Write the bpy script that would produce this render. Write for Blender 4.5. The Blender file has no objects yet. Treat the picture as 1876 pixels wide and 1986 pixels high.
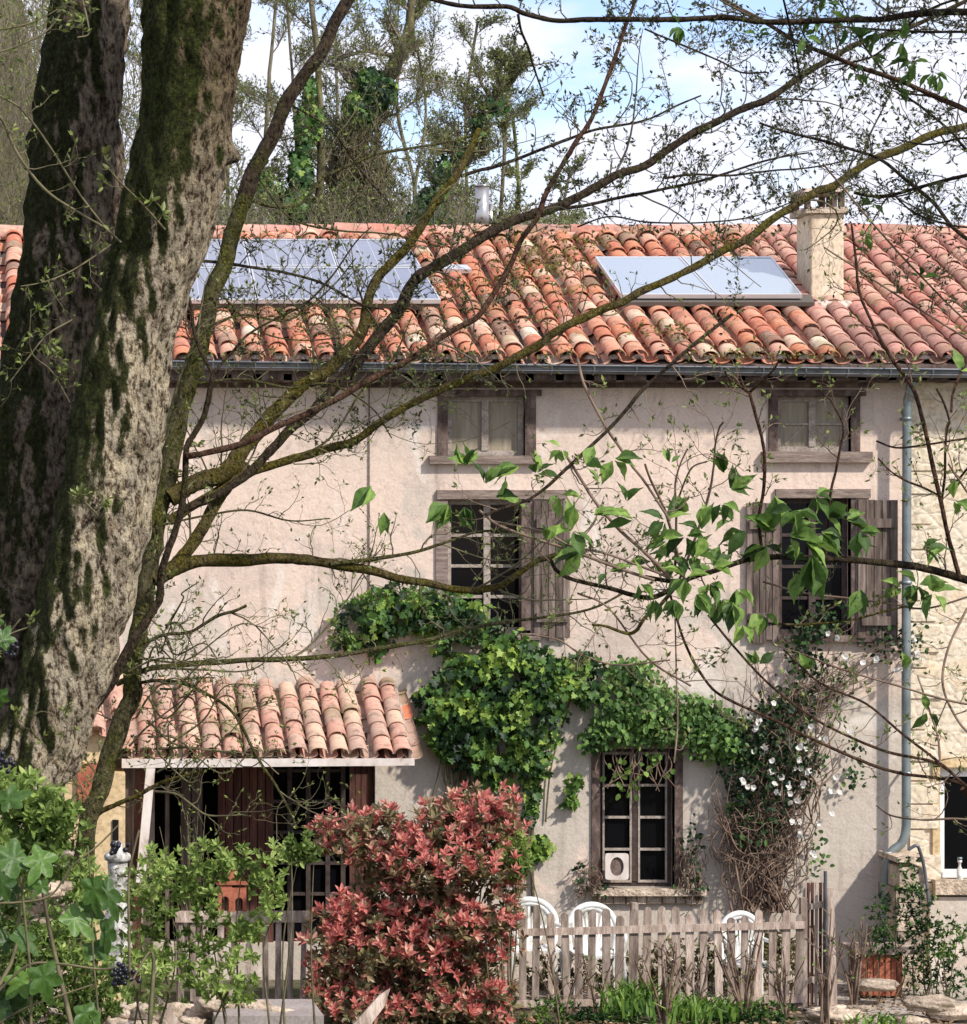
import bpy, math, random
import numpy as np
from mathutils import Vector, noise as mnoise

SC = bpy.context.scene
COL = SC.collection
R = math.radians
rng = np.random.default_rng(7)
random.seed(7)

# ------------------------------------------------------------------ camera
F = 5675.0          # focal length in units of a 1876-wide frame
PX0, PY0 = -20.0, 1000.0
EYE = 5.14
cam_d = bpy.data.cameras.new('camera')
cam = bpy.data.objects.new('camera', cam_d); COL.objects.link(cam)
cam.location = (0, 0, EYE)
cam.rotation_euler = (R(90), 0, 0)
cam_d.sensor_fit = 'HORIZONTAL'; cam_d.sensor_width = 36.0
cam_d.lens = 36.0 * F / 1876.0
cam_d.shift_x = (938 - PX0) / 1876.0
cam_d.shift_y = (PY0 - 993) / 1876.0
cam_d.clip_start = 0.1; cam_d.clip_end = 2000
SC.camera = cam

def P(x, y, Y):
    return np.array(((x - PX0) / F * Y, Y, EYE - (y - PY0) / F * Y))

# ------------------------------------------------------------------ light
SUN_EL, SUN_AZ = 42.0, 43.0      # azimuth: degrees to the right of straight behind the camera
world = bpy.data.worlds.new('World'); SC.world = world
world.use_nodes = True
wn = world.node_tree; wn.nodes.clear()
def wnode(t, **k):
    n = wn.nodes.new(t)
    for a, b in k.items(): setattr(n, a, b)
    return n
wo = wnode('ShaderNodeOutputWorld'); wb = wnode('ShaderNodeBackground')
sky = wnode('ShaderNodeTexSky'); sky.sky_type = 'NISHITA'; sky.sun_disc = False
sky.sun_elevation = R(SUN_EL)
sky.sun_rotation = R(180 - SUN_AZ)
sky.air_density = 1.3; sky.dust_density = 0.3; sky.ozone_density = 2.0
tc = wnode('ShaderNodeTexCoord'); mp = wnode('ShaderNodeMapping')
mp.inputs['Scale'].default_value = (9.0, 9.0, 22.0)
mp.inputs['Location'].default_value = (0.9, 0.0, 0.35)
nz = wnode('ShaderNodeTexNoise'); nz.inputs['Scale'].default_value = 1.0
nz.inputs['Detail'].default_value = 6; nz.inputs['Roughness'].default_value = 0.55
rp = wnode('ShaderNodeValToRGB')
rp.color_ramp.elements[0].position = 0.39; rp.color_ramp.elements[0].color = (0.0, 0.0, 0.0, 1)
rp.color_ramp.elements[1].position = 0.51; rp.color_ramp.elements[1].color = (1, 1, 1, 1)
mx = wnode('ShaderNodeMix'); mx.data_type = 'RGBA'
mx.inputs[7].default_value = (3.4, 3.45, 3.95, 1)
L = wn.links.new
L(tc.outputs['Generated'], mp.inputs[0]); L(mp.outputs[0], nz.inputs['Vector'])
L(nz.outputs[0], rp.inputs[0]); L(rp.outputs[0], mx.inputs[0]); tn = wnode('ShaderNodeMix'); tn.data_type = 'RGBA'; tn.blend_type = 'MULTIPLY'; tn.inputs[0].default_value = 1.0; tn.inputs[7].default_value = (0.60, 0.60, 0.76, 1); L(sky.outputs[0], tn.inputs[6]); L(tn.outputs[2], mx.inputs[6])
L(mx.outputs[2], wb.inputs[0]); wb.inputs[1].default_value = 0.15
L(wb.outputs[0], wo.inputs[0])

sd = bpy.data.lights.new('sun', 'SUN'); sun = bpy.data.objects.new('sun', sd); COL.objects.link(sun)
sd.energy = 2.6; sd.angle = R(2.2); sd.color = (1.0, 0.94, 0.87)
to_sun = Vector((math.sin(R(SUN_AZ)) * math.cos(R(SUN_EL)), -math.cos(R(SUN_AZ)) * math.cos(R(SUN_EL)), math.sin(R(SUN_EL))))
sun.rotation_euler = (-to_sun).to_track_quat('-Z', 'Y').to_euler()
sun.location = (20, -10, 30)
SC.view_settings.view_transform = 'Standard'; SC.view_settings.look = 'None'
SC.view_settings.exposure = 1.0; SC.view_settings.gamma = 1.0

# ------------------------------------------------------------------ mesh builder
class MB:
    def __init__(s):
        s.v = []; s.f = []; s.t = []; s.m = []; s.n = 0
    def add(s, verts, faces, tint=0.5, mi=0):
        verts = np.asarray(verts, float).reshape(-1, 3)
        s.v.append(verts)
        for f in faces: s.f.append([i + s.n for i in f])
        if np.isscalar(tint): s.t.extend([tint] * len(faces))
        else: s.t.extend(list(tint))
        s.m.extend([mi] * len(faces))
        s.n += len(verts)
    def box(s, lo, hi, tint=0.5, mi=0):
        x0, y0, z0 = lo; x1, y1, z1 = hi
        s.add([(x0,y0,z0),(x1,y0,z0),(x1,y1,z0),(x0,y1,z0),(x0,y0,z1),(x1,y0,z1),(x1,y1,z1),(x0,y1,z1)],
              [(0,3,2,1),(4,5,6,7),(0,1,5,4),(1,2,6,5),(2,3,7,6),(3,0,4,7)], tint, mi)
    def prism(s, outline, vec, tint=0.5, mi=0):
        """extrude a planar outline by vec"""
        a = np.asarray(outline, float); b = a + np.asarray(vec, float); n = len(a)
        fs = [list(range(n)), list(range(2 * n - 1, n - 1, -1))]
        fs += [(i, i + n, (i + 1) % n + n, (i + 1) % n) for i in range(n)]
        s.add(np.vstack([a, b]), fs, tint, mi)
    def bar(s, a, b, w, d, tint=0.5, mi=0):
        """rectangular bar between two points; w = width across (x/z plane), d = depth in y"""
        a = np.asarray(a, float); b = np.asarray(b, float); t = b - a; t /= np.linalg.norm(t) + 1e-9
        side = np.cross(t, (0, 1, 0)); side /= np.linalg.norm(side) + 1e-9
        dep = np.cross(side, t)
        o = [a + side*w/2 + dep*d/2, a - side*w/2 + dep*d/2, a - side*w/2 - dep*d/2, a + side*w/2 - dep*d/2]
        s.prism(o, b - a, tint, mi)
    def tube(s, pts, rad, sides=5, tint=0.5, cap=False, mi=0, jit=0.0):
        pts = np.asarray(pts, float); n = len(pts)
        rad = np.broadcast_to(np.asarray(rad, float), (n,)).copy()
        t = np.gradient(pts, axis=0); t /= np.linalg.norm(t, axis=1)[:, None] + 1e-9
        ref = np.array((0.03, 1.0, 0.02))
        if abs(pts[-1][1] - pts[0][1]) > 0.8 * np.linalg.norm(pts[-1] - pts[0]): ref = np.array((0.05, 0.03, 1.0))
        u = np.cross(t, ref); u /= np.linalg.norm(u, axis=1)[:, None] + 1e-9
        w = np.cross(t, u)
        a = np.arange(sides) * 2 * math.pi / sides
        rr = rad[:, None] * (1 + (jit * rng.standard_normal((n, sides)) if jit else 0))
        V = pts[:, None, :] + rr[..., None] * (np.cos(a)[None, :, None] * u[:, None, :] + np.sin(a)[None, :, None] * w[:, None, :])
        fs = []
        for i in range(n - 1):
            for j in range(sides):
                k = (j + 1) % sides
                fs.append((i*sides + j, i*sides + k, (i+1)*sides + k, (i+1)*sides + j))
        if cap:
            fs.append(list(range(sides))[::-1]); fs.append([(n-1)*sides + j for j in range(sides)])
        s.add(V.reshape(-1, 3), fs, tint, mi)
    def lathe(s, c, prof, sides=20, tint=0.5, mi=0, wob=0.0):
        c = np.asarray(c, float); a = np.arange(sides) * 2 * math.pi / sides
        V = []
        for r, z in prof:
            rr = r * (1 + wob * rng.standard_normal(sides))
            V.append(np.stack([c[0] + rr*np.cos(a), c[1] + rr*np.sin(a), np.full(sides, c[2] + z)], 1))
        fs = []
        for i in range(len(prof) - 1):
            for j in range(sides):
                k = (j + 1) % sides
                fs.append((i*sides + j, i*sides + k, (i+1)*sides + k, (i+1)*sides + j))
        fs.append(list(range(sides))[::-1]); fs.append([(len(prof)-1)*sides + j for j in range(sides)])
        s.add(np.vstack(V), fs, tint, mi)
    def leaves(s, pos, d, n, size, wid, tmpl, tint, mi=0):
        """many leaves at once: pos, direction d, normal n (N,3); size (N,), wid relative"""
        pos = np.asarray(pos, float).reshape(-1, 3)
        if not len(pos): return
        d = d / (np.linalg.norm(d, axis=1)[:, None] + 1e-9)
        n = n - (n * d).sum(1)[:, None] * d; n /= np.linalg.norm(n, axis=1)[:, None] + 1e-9
        y = np.cross(n, d); T, FS = tmpl
        size = np.broadcast_to(size, (len(pos),))
        V = pos[:, None, :] + size[:, None, None] * (T[None, :, 0, None] * d[:, None, :] + wid * T[None, :, 1, None] * y[:, None, :] + T[None, :, 2, None] * n[:, None, :])
        k = len(T); base = s.n
        s.v.append(V.reshape(-1, 3))
        tint = np.broadcast_to(tint, (len(pos),))
        for i in range(len(pos)):
            o = base + i * k
            for f in FS:
                s.f.append([j + o for j in f]); s.t.append(float(tint[i])); s.m.append(mi)
        s.n += len(V) * k
    def build(s, name, mats, parent=None, smooth=True, label=None):
        me = bpy.data.meshes.new(name)
        if s.n:
            V = np.vstack(s.v)
            me.vertices.add(len(V)); me.vertices.foreach_set('co', V.ravel())
            ls = [len(f) for f in s.f]; flat = [i for f in s.f for i in f]
            me.loops.add(len(flat)); me.loops.foreach_set('vertex_index', flat)
            me.polygons.add(len(ls))
            st = np.concatenate([[0], np.cumsum(ls)[:-1]])
            me.polygons.foreach_set('loop_start', st.astype(np.int32))
            me.polygons.foreach_set('loop_total', np.array(ls, np.int32))
            me.polygons.foreach_set('material_index', np.array(s.m, np.int32))
            me.polygons.foreach_set('use_smooth', [bool(smooth)] * len(ls))
            me.update(calc_edges=True)
            at = me.attributes.new('tint', 'FLOAT', 'FACE')
            at.data.foreach_set('value', np.array(s.t, np.float32))
        for m in (mats if isinstance(mats, (list, tuple)) else [mats]): me.materials.append(m)
        o = bpy.data.objects.new(name, me); COL.objects.link(o)
        if parent is not None:
            o.parent = parent
            o.matrix_parent_inverse = parent.matrix_basis.inverted()
        if label: o['label'] = label
        return o

def tag(o, label=None, cat=None, group=None, kind=None):
    if label: o['label'] = label
    if cat: o['category'] = cat
    if group: o['group'] = group
    if kind: o['kind'] = kind
    return o
def empty(name, loc, label, cat, group=None):
    o = bpy.data.objects.new(name, None); COL.objects.link(o)
    o.location = tuple(float(c) for c in loc); o.empty_display_size = 0.2
    return tag(o, label, cat, group)
def copy_thing(root, delta, label):
    r = root.copy(); COL.objects.link(r); r.location = root.location + Vector(delta); r['label'] = label
    for ch in root.children:
        c = ch.copy(); COL.objects.link(c); c.parent = r
        for g in ch.children:
            e = g.copy(); COL.objects.link(e); e.parent = c
    return r

def half(pts):
    """leaf template from the left outline: two folded halves"""
    pts = list(pts); n = len(pts)
    V = [(0, 0, 0), (0.5, 0, -0.03), (1, 0, -0.10)]
    Lft = [(x, y, 0.12 * y - 0.10 * x * x) for x, y in pts]; Rgt = [(x, -y, 0.12 * y - 0.10 * x * x) for x, y in pts]
    V += Lft + Rgt
    f1 = [0, 1, 2] + [3 + i for i in range(n - 1, -1, -1)]
    f2 = [0] + [3 + n + i for i in range(n)] + [2, 1]
    return np.array(V, float), [f1, f2]
LANCE = half([(0.22, 0.38), (0.5, 0.5), (0.78, 0.32)])
OVAL = half([(0.12, 0.36), (0.45, 0.52), (0.8, 0.30)])
IVY = half([(-0.12, 0.30), (0.12, 0.58), (0.32, 0.30), (0.55, 0.46), (0.68, 0.18)])
def grid_leaf(prof, curl=.18, fold=.16, nw=2):
    """curved leaf: prof = half widths along the length"""
    n = len(prof); V = []; xs = np.linspace(0, 1, n)
    for x, w in zip(xs, prof):
        for j in range(-nw, nw + 1):
            y = w * j / nw; V.append((x * (1 - .05 * x), y, fold * abs(y) - curl * x * x + .02 * math.sin(x * 19 + abs(j))))
    k = 2 * nw + 1
    return np.array(V), [[i*k+j, i*k+j+1, (i+1)*k+j+1, (i+1)*k+j] for i in range(n - 1) for j in range(k - 1)]
BROAD = grid_leaf([.02, .16, .32, .44, .50, .46, .35, .20, .08, .005], .34, .22)
BROAD2 = grid_leaf([.02, .15, .34, .46, .48, .42, .30, .17, .06, .005], .10, .45)
def ivy_near():
    a = np.linspace(0, 2 * math.pi, 61)[:-1]; V = [(0.38, 0, .02)]; fs = []
    for ring in (.5, 1.0):
        for t in a:
            tt = (math.degrees(t) + 180) % 360 - 180; r = .25 + max([0] + [(ln_ - .25) * max(0, 1 - abs(tt - c_) / 34) ** .9 for c_, ln_ in ((0, .64), (58, .52), (-58, .52), (122, .44), (-122, .44))])
            x, y = .38 + ring * r * math.cos(t), ring * r * math.sin(t)
            V.append((x, y, .10 * abs(y) - .16 * (x - .3) ** 2 - .10 * (ring * r) ** 2 + .02 * math.sin(5 * t)))
    for i in range(60):
        j = (i + 1) % 60; fs += [[0, 1 + i, 1 + j], [1 + i, 61 + i, 61 + j, 1 + j]]
    return np.array(V), fs
IVYN = ivy_near()
QUAD = (np.array([(0, 0, 0), (0.45, 0.5, 0.05), (1, 0, -0.05), (0.45, -0.5, 0.05)]), [[0, 1, 2, 3]])
PETAL = half([(0.3, 0.35), (0.75, 0.5), (0.95, 0.25)])

# ------------------------------------------------------------------ materials
def newmat(name):
    m = bpy.data.materials.new(name); m.use_nodes = True
    nt = m.node_tree
    return m, nt, nt.nodes['Principled BSDF'], nt.nodes['Material Output']
def nd(nt, t, **k):
    n = nt.nodes.new(t)
    for a, b in k.items(): setattr(n, a, b)
    return n
def ramp(nt, fac, stops, const=False):
    r = nd(nt, 'ShaderNodeValToRGB'); cr = r.color_ramp
    if const: cr.interpolation = 'CONSTANT'
    while len(cr.elements) < len(stops): cr.elements.new(0.5)
    for e, (p, c) in zip(cr.elements, stops):
        e.position = p; e.color = (*c, 1) if len(c) == 3 else c
    nt.links.new(fac, r.inputs[0]); return r.outputs[0]
def noise_out(nt, scale, detail=4, stretch=(1, 1, 1), rough=0.55, kind='ShaderNodeTexNoise', rot=(0,0,0), dist=0.0):
    t = nd(nt, 'ShaderNodeTexCoord'); m = nd(nt, 'ShaderNodeMapping'); m.inputs['Scale'].default_value = stretch
    m.inputs['Rotation'].default_value = rot
    nt.links.new(t.outputs['Object'], m.inputs[0])
    n = nd(nt, kind); n.inputs['Scale'].default_value = scale
    if kind == 'ShaderNodeTexNoise':
        n.inputs['Detail'].default_value = detail; n.inputs['Roughness'].default_value = rough
        n.inputs['Distortion'].default_value = dist
    nt.links.new(m.outputs[0], n.inputs['Vector']); return n
def mixc(nt, fac, a, b, mode='MIX'):
    m = nd(nt, 'ShaderNodeMix'); m.data_type = 'RGBA'; m.blend_type = mode
    for s, v in ((0, fac), (6, a), (7, b)):
        if isinstance(v, (int, float)): m.inputs[s].default_value = v
        elif isinstance(v, tuple): m.inputs[s].default_value = (*v, 1)
        else: nt.links.new(v, m.inputs[s])
    return m.outputs[2]
def bump(nt, b, h, strength=0.4, dist=0.01):
    n = nd(nt, 'ShaderNodeBump'); n.inputs['Strength'].default_value = strength; n.inputs['Distance'].default_value = dist
    nt.links.new(h, n.inputs['Height']); nt.links.new(n.outputs[0], b.inputs['Normal'])
def noisy(name, stops, scale, detail=5, stretch=(1, 1, 1), rough=0.85, bstr=0.4, bdist=0.01, fine=None, metal=0.0, spec=0.3, tint=0.0):
    m, nt, b, o = newmat(name)
    n = noise_out(nt, scale, detail, stretch)
    c = ramp(nt, n.outputs[0], stops)
    h = n.outputs[0]
    if fine:
        n2 = noise_out(nt, fine, 3, stretch)
        c = mixc(nt, 0.55, c, ramp(nt, n2.outputs[0], [(0.3, (0.45,)*3), (0.5, (1.0,)*3), (0.75, (1.35,)*3)]), 'MULTIPLY')
        h = n2.outputs[0]
    if tint:
        at = nd(nt, 'ShaderNodeAttribute'); at.attribute_name = 'tint'
        c = mixc(nt, 1.0, c, ramp(nt, at.outputs['Fac'], [(0, (1 - tint,)*3), (1, (1 + tint,)*3)]), 'MULTIPLY')
    nt.links.new(c, b.inputs['Base Color'])
    b.inputs['Roughness'].default_value = rough; b.inputs['Metallic'].default_value = metal
    b.inputs['Specular IOR Level'].default_value = spec
    if bstr: bump(nt, b, h, bstr, bdist)
    return m
def leafmat(name, stops, rough=0.45, trans=0.35, spec=0.4, noise=0):
    m, nt, b, o = newmat(name)
    at = nd(nt, 'ShaderNodeAttribute'); at.attribute_name = 'tint'
    c = ramp(nt, at.outputs['Fac'], stops)
    if noise:
        q = noise_out(nt, noise, 5); c = mixc(nt, 0.8, c, ramp(nt, q.outputs[0], [(0.3, (0.55, 0.6, 0.5)), (0.5, (1.0,)*3), (0.72, (1.45, 1.35, 1.1))]), 'MULTIPLY'); bump(nt, b, q.outputs[0], 0.4, 0.004)
    nt.links.new(c, b.inputs['Base Color']); b.inputs['Roughness'].default_value = rough
    b.inputs['Specular IOR Level'].default_value = spec
    t = nd(nt, 'ShaderNodeBsdfTranslucent'); nt.links.new(c, t.inputs[0])
    ms = nd(nt, 'ShaderNodeMixShader'); ms.inputs[0].default_value = trans
    nt.links.new(b.outputs[0], ms.inputs[1]); nt.links.new(t.outputs[0], ms.inputs[2]); nt.links.new(ms.outputs[0], o.inputs[0])
    return m
def plain(name, c, rough=0.5, metal=0.0, spec=0.4):
    m, nt, b, o = newmat(name); b.inputs['Base Color'].default_value = (*c, 1)
    b.inputs['Roughness'].default_value = rough; b.inputs['Metallic'].default_value = metal
    b.inputs['Specular IOR Level'].default_value = spec
    return m

M = {}
# rendered facade: pinkish beige lime coat with grey cement repairs
def mk_render():
    m, nt, b, o = newmat('lime_render')
    big = noise_out(nt, 0.75, 5, (1, 1, 1.15), 0.6, dist=0.4); c1 = ramp(nt, big.outputs[0], [(0.30, (0.48, 0.395, 0.33)), (0.44, (0.60, 0.485, 0.40)), (0.58, (0.66, 0.52, 0.425)), (0.72, (0.70, 0.575, 0.48))])
    p = noise_out(nt, 1.25, 6, (1, 1, 0.8), 0.65, dist=0.8)
    p.inputs['Vector'].links[0].from_node.inputs['Location'].default_value = (3.3, 0, 1.1)
    # cement repairs are frequent low on the wall
    t = nd(nt, 'ShaderNodeTexCoord'); sx = nd(nt, 'ShaderNodeSeparateXYZ'); nt.links.new(t.outputs['Object'], sx.inputs[0])
    mr = nd(nt, 'ShaderNodeMapRange'); mr.inputs[1].default_value = 5.0; mr.inputs[2].default_value = 1.8; mr.inputs[3].default_value = -0.12; mr.inputs[4].default_value = 0.17
    nt.links.new(sx.outputs[2], mr.inputs[0])
    ad = nd(nt, 'ShaderNodeMath', operation='ADD'); nt.links.new(p.outputs[0], ad.inputs[0]); nt.links.new(mr.outputs[0], ad.inputs[1])
    pf = ramp(nt, ad.outputs[0], [(0.49, (0, 0, 0)), (0.56, (1, 1, 1))])
    c = mixc(nt, pf, c1, (0.49, 0.43, 0.36))
    wp = noise_out(nt, 1.9, 5, (1, 1, 0.7), 0.6, dist=0.5); wp.inputs['Vector'].links[0].from_node.inputs['Location'].default_value = (9.1, 0, 4.4)
    c = mixc(nt, ramp(nt, wp.outputs[0], [(0.60, (0,)*3), (0.66, (0.7,)*3)]), c, (0.64, 0.58, 0.51))
    ck = noise_out(nt, 2.2, 8, (1, 1, 1), 0.5, dist=0.6)
    c = mixc(nt, ramp(nt, ck.outputs[0], [(0.492, (0,)*3), (0.499, (0.55,)*3), (0.506, (0,)*3)]), c, (0.30, 0.25, 0.20))
    st = noise_out(nt, 1.6, 5, (5.0, 1, 0.5), 0.6)
    c = mixc(nt, 0.6, c, ramp(nt, st.outputs[0], [(0.30, (0.66, 0.64, 0.62)), (0.45, (1, 1, 1)), (0.7, (1.06, 1.05, 1.02))]), 'MULTIPLY')
    f = noise_out(nt, 38, 4)
    c = mixc(nt, 0.5, c, ramp(nt, f.outputs[0], [(0.3, (0.8,)*3), (0.6, (1.08,)*3)]), 'MULTIPLY')
    nt.links.new(c, b.inputs['Base Color']); b.inputs['Roughness'].default_value = 0.95; b.inputs['Specular IOR Level'].default_value = 0.1
    f2 = noise_out(nt, 14, 5); bump(nt, b, f2.outputs[0], 0.5, 0.02)
    return m
M['render'] = mk_render()
def mk_rubble():
    m, nt, b, o = newmat('rubble_stone')
    vo = noise_out(nt, 3.6, kind='ShaderNodeTexVoronoi', stretch=(1, 1, 1.7)); vo.feature = 'F1'
    ve = noise_out(nt, 3.6, kind='ShaderNodeTexVoronoi', stretch=(1, 1, 1.7)); ve.feature = 'DISTANCE_TO_EDGE'
    wob = noise_out(nt, 5, 3)
    for v in (vo, ve):
        src = v.inputs['Vector'].links[0].from_socket
        a = mixc(nt, 0.10, src, wob.outputs['Color'], 'ADD'); nt.links.new(a, v.inputs['Vector'])
    sp = nd(nt, 'ShaderNodeSeparateColor'); nt.links.new(vo.outputs['Color'], sp.inputs[0])
    c = ramp(nt, sp.outputs[0], [(0, (0.62, 0.52, 0.37)), (0.5, (0.67, 0.575, 0.43)), (0.8, (0.65, 0.52, 0.36)), (1, (0.70, 0.61, 0.48))])
    c = mixc(nt, ramp(nt, ve.outputs[0], [(0.0, (1, 1, 1)), (0.22, (0, 0, 0))]), c, (0.66, 0.57, 0.44))
    f = noise_out(nt, 18, 5)
    c = mixc(nt, 0.8, c, ramp(nt, f.outputs[0], [(0.32, (0.62, 0.6, 0.55)), (0.55, (1.05,)*3)]), 'MULTIPLY')
    nt.links.new(c, b.inputs['Base Color']); b.inputs['Roughness'].default_value = 0.95
    ht = nd(nt, 'ShaderNodeMath', operation='ADD'); nt.links.new(ramp(nt, ve.outputs[0], [(0, (0,)*3), (0.12, (1,)*3)]), ht.inputs[0]); nt.links.new(f.outputs[0], ht.inputs[1])
    bump(nt, b, ht.outputs[0], 0.28, 0.03)
    return m
M['rubble'] = mk_rubble()
def mk_tile(name, pal, lich=0.5):
    m, nt, b, o = newmat(name)
    at = nd(nt, 'ShaderNodeAttribute'); at.attribute_name = 'tint'
    c = ramp(nt, at.outputs['Fac'], pal, const=True)
    n = noise_out(nt, 9, 6, (1, 1, 1), 0.7)
    c = mixc(nt, ramp(nt, n.outputs[0], [(0.50, (0,)*3), (0.66, (lich,)*3)]), c, (0.075, 0.062, 0.045))
    n2 = noise_out(nt, 22, 4)
    c = mixc(nt, ramp(nt, n2.outputs[0], [(0.54, (0,)*3), (0.68, (lich * 0.9,)*3)]), c, (0.50, 0.43, 0.32))
    n3 = noise_out(nt, 1.7, 4)
    c = mixc(nt, ramp(nt, n3.outputs[0], [(0.56, (0,)*3), (0.68, (lich * 0.8,)*3)]), c, (0.13, 0.13, 0.035))
    nt.links.new(c, b.inputs['Base Color']); b.inputs['Roughness'].default_value = 0.9; b.inputs['Specular IOR Level'].default_value = 0.2
    bump(nt, b, n.outputs[0], 0.5, 0.01)
    return m
M['tile'] = mk_tile('terracotta_old', [(0, (0.47, 0.165, 0.10)), (0.16, (0.56, 0.25, 0.16)), (0.30, (0.42, 0.18, 0.12)), (0.45, (0.58, 0.31, 0.22)), (0.60, (0.25, 0.14, 0.10)), (0.68, (0.60, 0.42, 0.30)), (0.74, (0.52, 0.20, 0.11)), (0.88, (0.33, 0.20, 0.14)), (0.97, (0.66, 0.53, 0.40))], 0.55)
M['tile_pink'] = mk_tile('terracotta_pink', [(0, (0.50, 0.24, 0.19)), (0.25, (0.44, 0.19, 0.14)), (0.5, (0.55, 0.30, 0.23)), (0.75, (0.36, 0.19, 0.15)), (0.9, (0.50, 0.30, 0.22))], 0.5)
M['tile_porch'] = mk_tile('terracotta_porch', [(0, (0.56, 0.31, 0.23)), (0.25, (0.50, 0.27, 0.20)), (0.5, (0.57, 0.38, 0.27)), (0.75, (0.45, 0.29, 0.22)), (0.965, (0.62, 0.20, 0.10))], 0.6)
M['mortar'] = noisy('mortar', [(0.36, (0.22, 0.17, 0.13)), (0.5, (0.60, 0.50, 0.41))], 9, fine=40)
M['wood_grey'] = noisy('weathered_wood', [(0.3, (0.065, 0.046, 0.036)), (0.5, (0.14, 0.105, 0.085)), (0.7, (0.23, 0.18, 0.15))], 7, 6, (3.2, 1, 0.35), fine=34, bstr=0.6, tint=0.25)
M['wood_beam'] = noisy('old_beam', [(0.3, (0.05, 0.033, 0.027)), (0.5, (0.11, 0.075, 0.062)), (0.7, (0.20, 0.15, 0.125))], 9, 6, (1, 1, 0.6), fine=40, bstr=0.6)
M['wood_h'] = noisy('weathered_lintel', [(0.3, (0.12, 0.09, 0.075)), (0.5, (0.22, 0.165, 0.135)), (0.7, (0.33, 0.26, 0.21))], 8, 6, (0.5, 1, 4), fine=36, bstr=0.6)
M['wood_red'] = noisy('red_brown_boards', [(0.3, (0.055, 0.022, 0.016)), (0.55, (0.115, 0.048, 0.034)), (0.75, (0.17, 0.075, 0.055))], 6, 5, (4, 1, 0.4), fine=30, tint=0.3)
M['wood_pale'] = noisy('pale_fence_wood', [(0.28, (0.15, 0.105, 0.080)), (0.5, (0.33, 0.255, 0.205)), (0.72, (0.52, 0.43, 0.36))], 6, 6, (3, 1, 0.5), fine=36, bstr=0.5, tint=0.35)
M['frame'] = noisy('window_frame_wood', [(0.3, (0.24, 0.19, 0.155)), (0.7, (0.40, 0.34, 0.285))], 10, 4, fine=40, bstr=0.3)
M['white'] = noisy('white_paint', [(0.3, (0.70, 0.68, 0.65)), (0.7, (0.82, 0.81, 0.79))], 6, 4, bstr=0.05, rough=0.45)
M['white_wood'] = noisy('peeling_white_paint', [(0.28, (0.34, 0.27, 0.20)), (0.40, (0.55, 0.48, 0.42)), (0.7, (0.68, 0.62, 0.57))], 7, 6, (1.5, 1, 0.7), rough=0.8, bstr=0.3)
M['plastic'] = noisy('white_plastic', [(0.36, (0.46, 0.46, 0.40)), (0.47, (0.74, 0.74, 0.71)), (0.7, (0.82, 0.82, 0.80))], 6, 6, rough=0.4, bstr=0)
M['zinc'] = noisy('zinc', [(0.3, (0.15, 0.175, 0.175)), (0.7, (0.27, 0.31, 0.305))], 5, 4, (1, 1, 1), rough=0.45, metal=0.55, bstr=0.08, spec=0.5)
M['zinc_dark'] = noisy('gutter_zinc', [(0.3, (0.075, 0.08, 0.09)), (0.7, (0.17, 0.18, 0.195))], 4, 4, rough=0.42, metal=0.5, bstr=0.1, spec=0.5)
M['steel'] = plain('stainless_steel', (0.50, 0.48, 0.45), 0.30, 0.9)
M['glass'] = plain('dark_glass', (0.004, 0.004, 0.005), 0.08, 0.0, 0.12)
M['curtained'] = noisy('curtain_behind_glass', [(0.3, (0.22, 0.185, 0.13)), (0.7, (0.34, 0.29, 0.21))], 4, 3, (6, 1, 0.6), rough=0.4, bstr=0, spec=0.12)
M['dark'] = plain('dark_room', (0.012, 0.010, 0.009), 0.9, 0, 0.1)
M['chimney'] = noisy('chimney_render', [(0.3, (0.44, 0.35, 0.24)), (0.5, (0.60, 0.49, 0.35)), (0.75, (0.66, 0.56, 0.42))], 3.5, 6, (1, 1, 0.6), fine=30, bstr=0.4)
M['stone'] = noisy('cream_stone', [(0.3, (0.16, 0.125, 0.09)), (0.47, (0.38, 0.30, 0.22)), (0.72, (0.56, 0.46, 0.35))], 7, 8, fine=30, bstr=0.9, bdist=0.03, tint=0.3)
M['pillar'] = noisy('mottled_white_stone', [(0.36, (0.14, 0.13, 0.11)), (0.48, (0.36, 0.345, 0.31)), (0.65, (0.60, 0.585, 0.54))], 12, 6, fine=45, bstr=0.6)
M['ochre'] = noisy('ochre_render', [(0.3, (0.50, 0.36, 0.19)), (0.7, (0.62, 0.47, 0.27))], 3, 5, fine=24, bstr=0.4)
M['brick'] = noisy('terracotta_brick', [(0.3, (0.26, 0.075, 0.04)), (0.7, (0.40, 0.14, 0.08))], 8, 4, fine=34, bstr=0.3)
M['slab'] = noisy('grey_board', [(0.3, (0.26, 0.22, 0.20)), (0.7, (0.34, 0.30, 0.275))], 4, 5, fine=30, bstr=0.15)
M['black_sheet'] = plain('black_sheet', (0.012, 0.012, 0.014), 0.35)
M['ground'] = noisy('earth', [(0.28, (0.045, 0.034, 0.022)), (0.42, (0.12, 0.092, 0.065)), (0.55, (0.055, 0.075, 0.02)), (0.7, (0.20, 0.16, 0.12))], 1.1, 8, fine=12, bstr=0.8, bdist=0.04)
M['gravel'] = noisy('gravel_terrace', [(0.3, (0.22, 0.18, 0.145)), (0.5, (0.42, 0.36, 0.30)), (0.75, (0.56, 0.50, 0.43))], 14, 6, fine=60, bstr=0.9, bdist=0.02)
M['hill'] = noisy('wooded_hillside', [(0.3, (0.04, 0.036, 0.014)), (0.5, (0.09, 0.078, 0.03)), (0.7, (0.14, 0.12, 0.05))], 1.4, 8, (1, 1, 0.5), fine=8, bstr=0.5, bdist=0.2)

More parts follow.
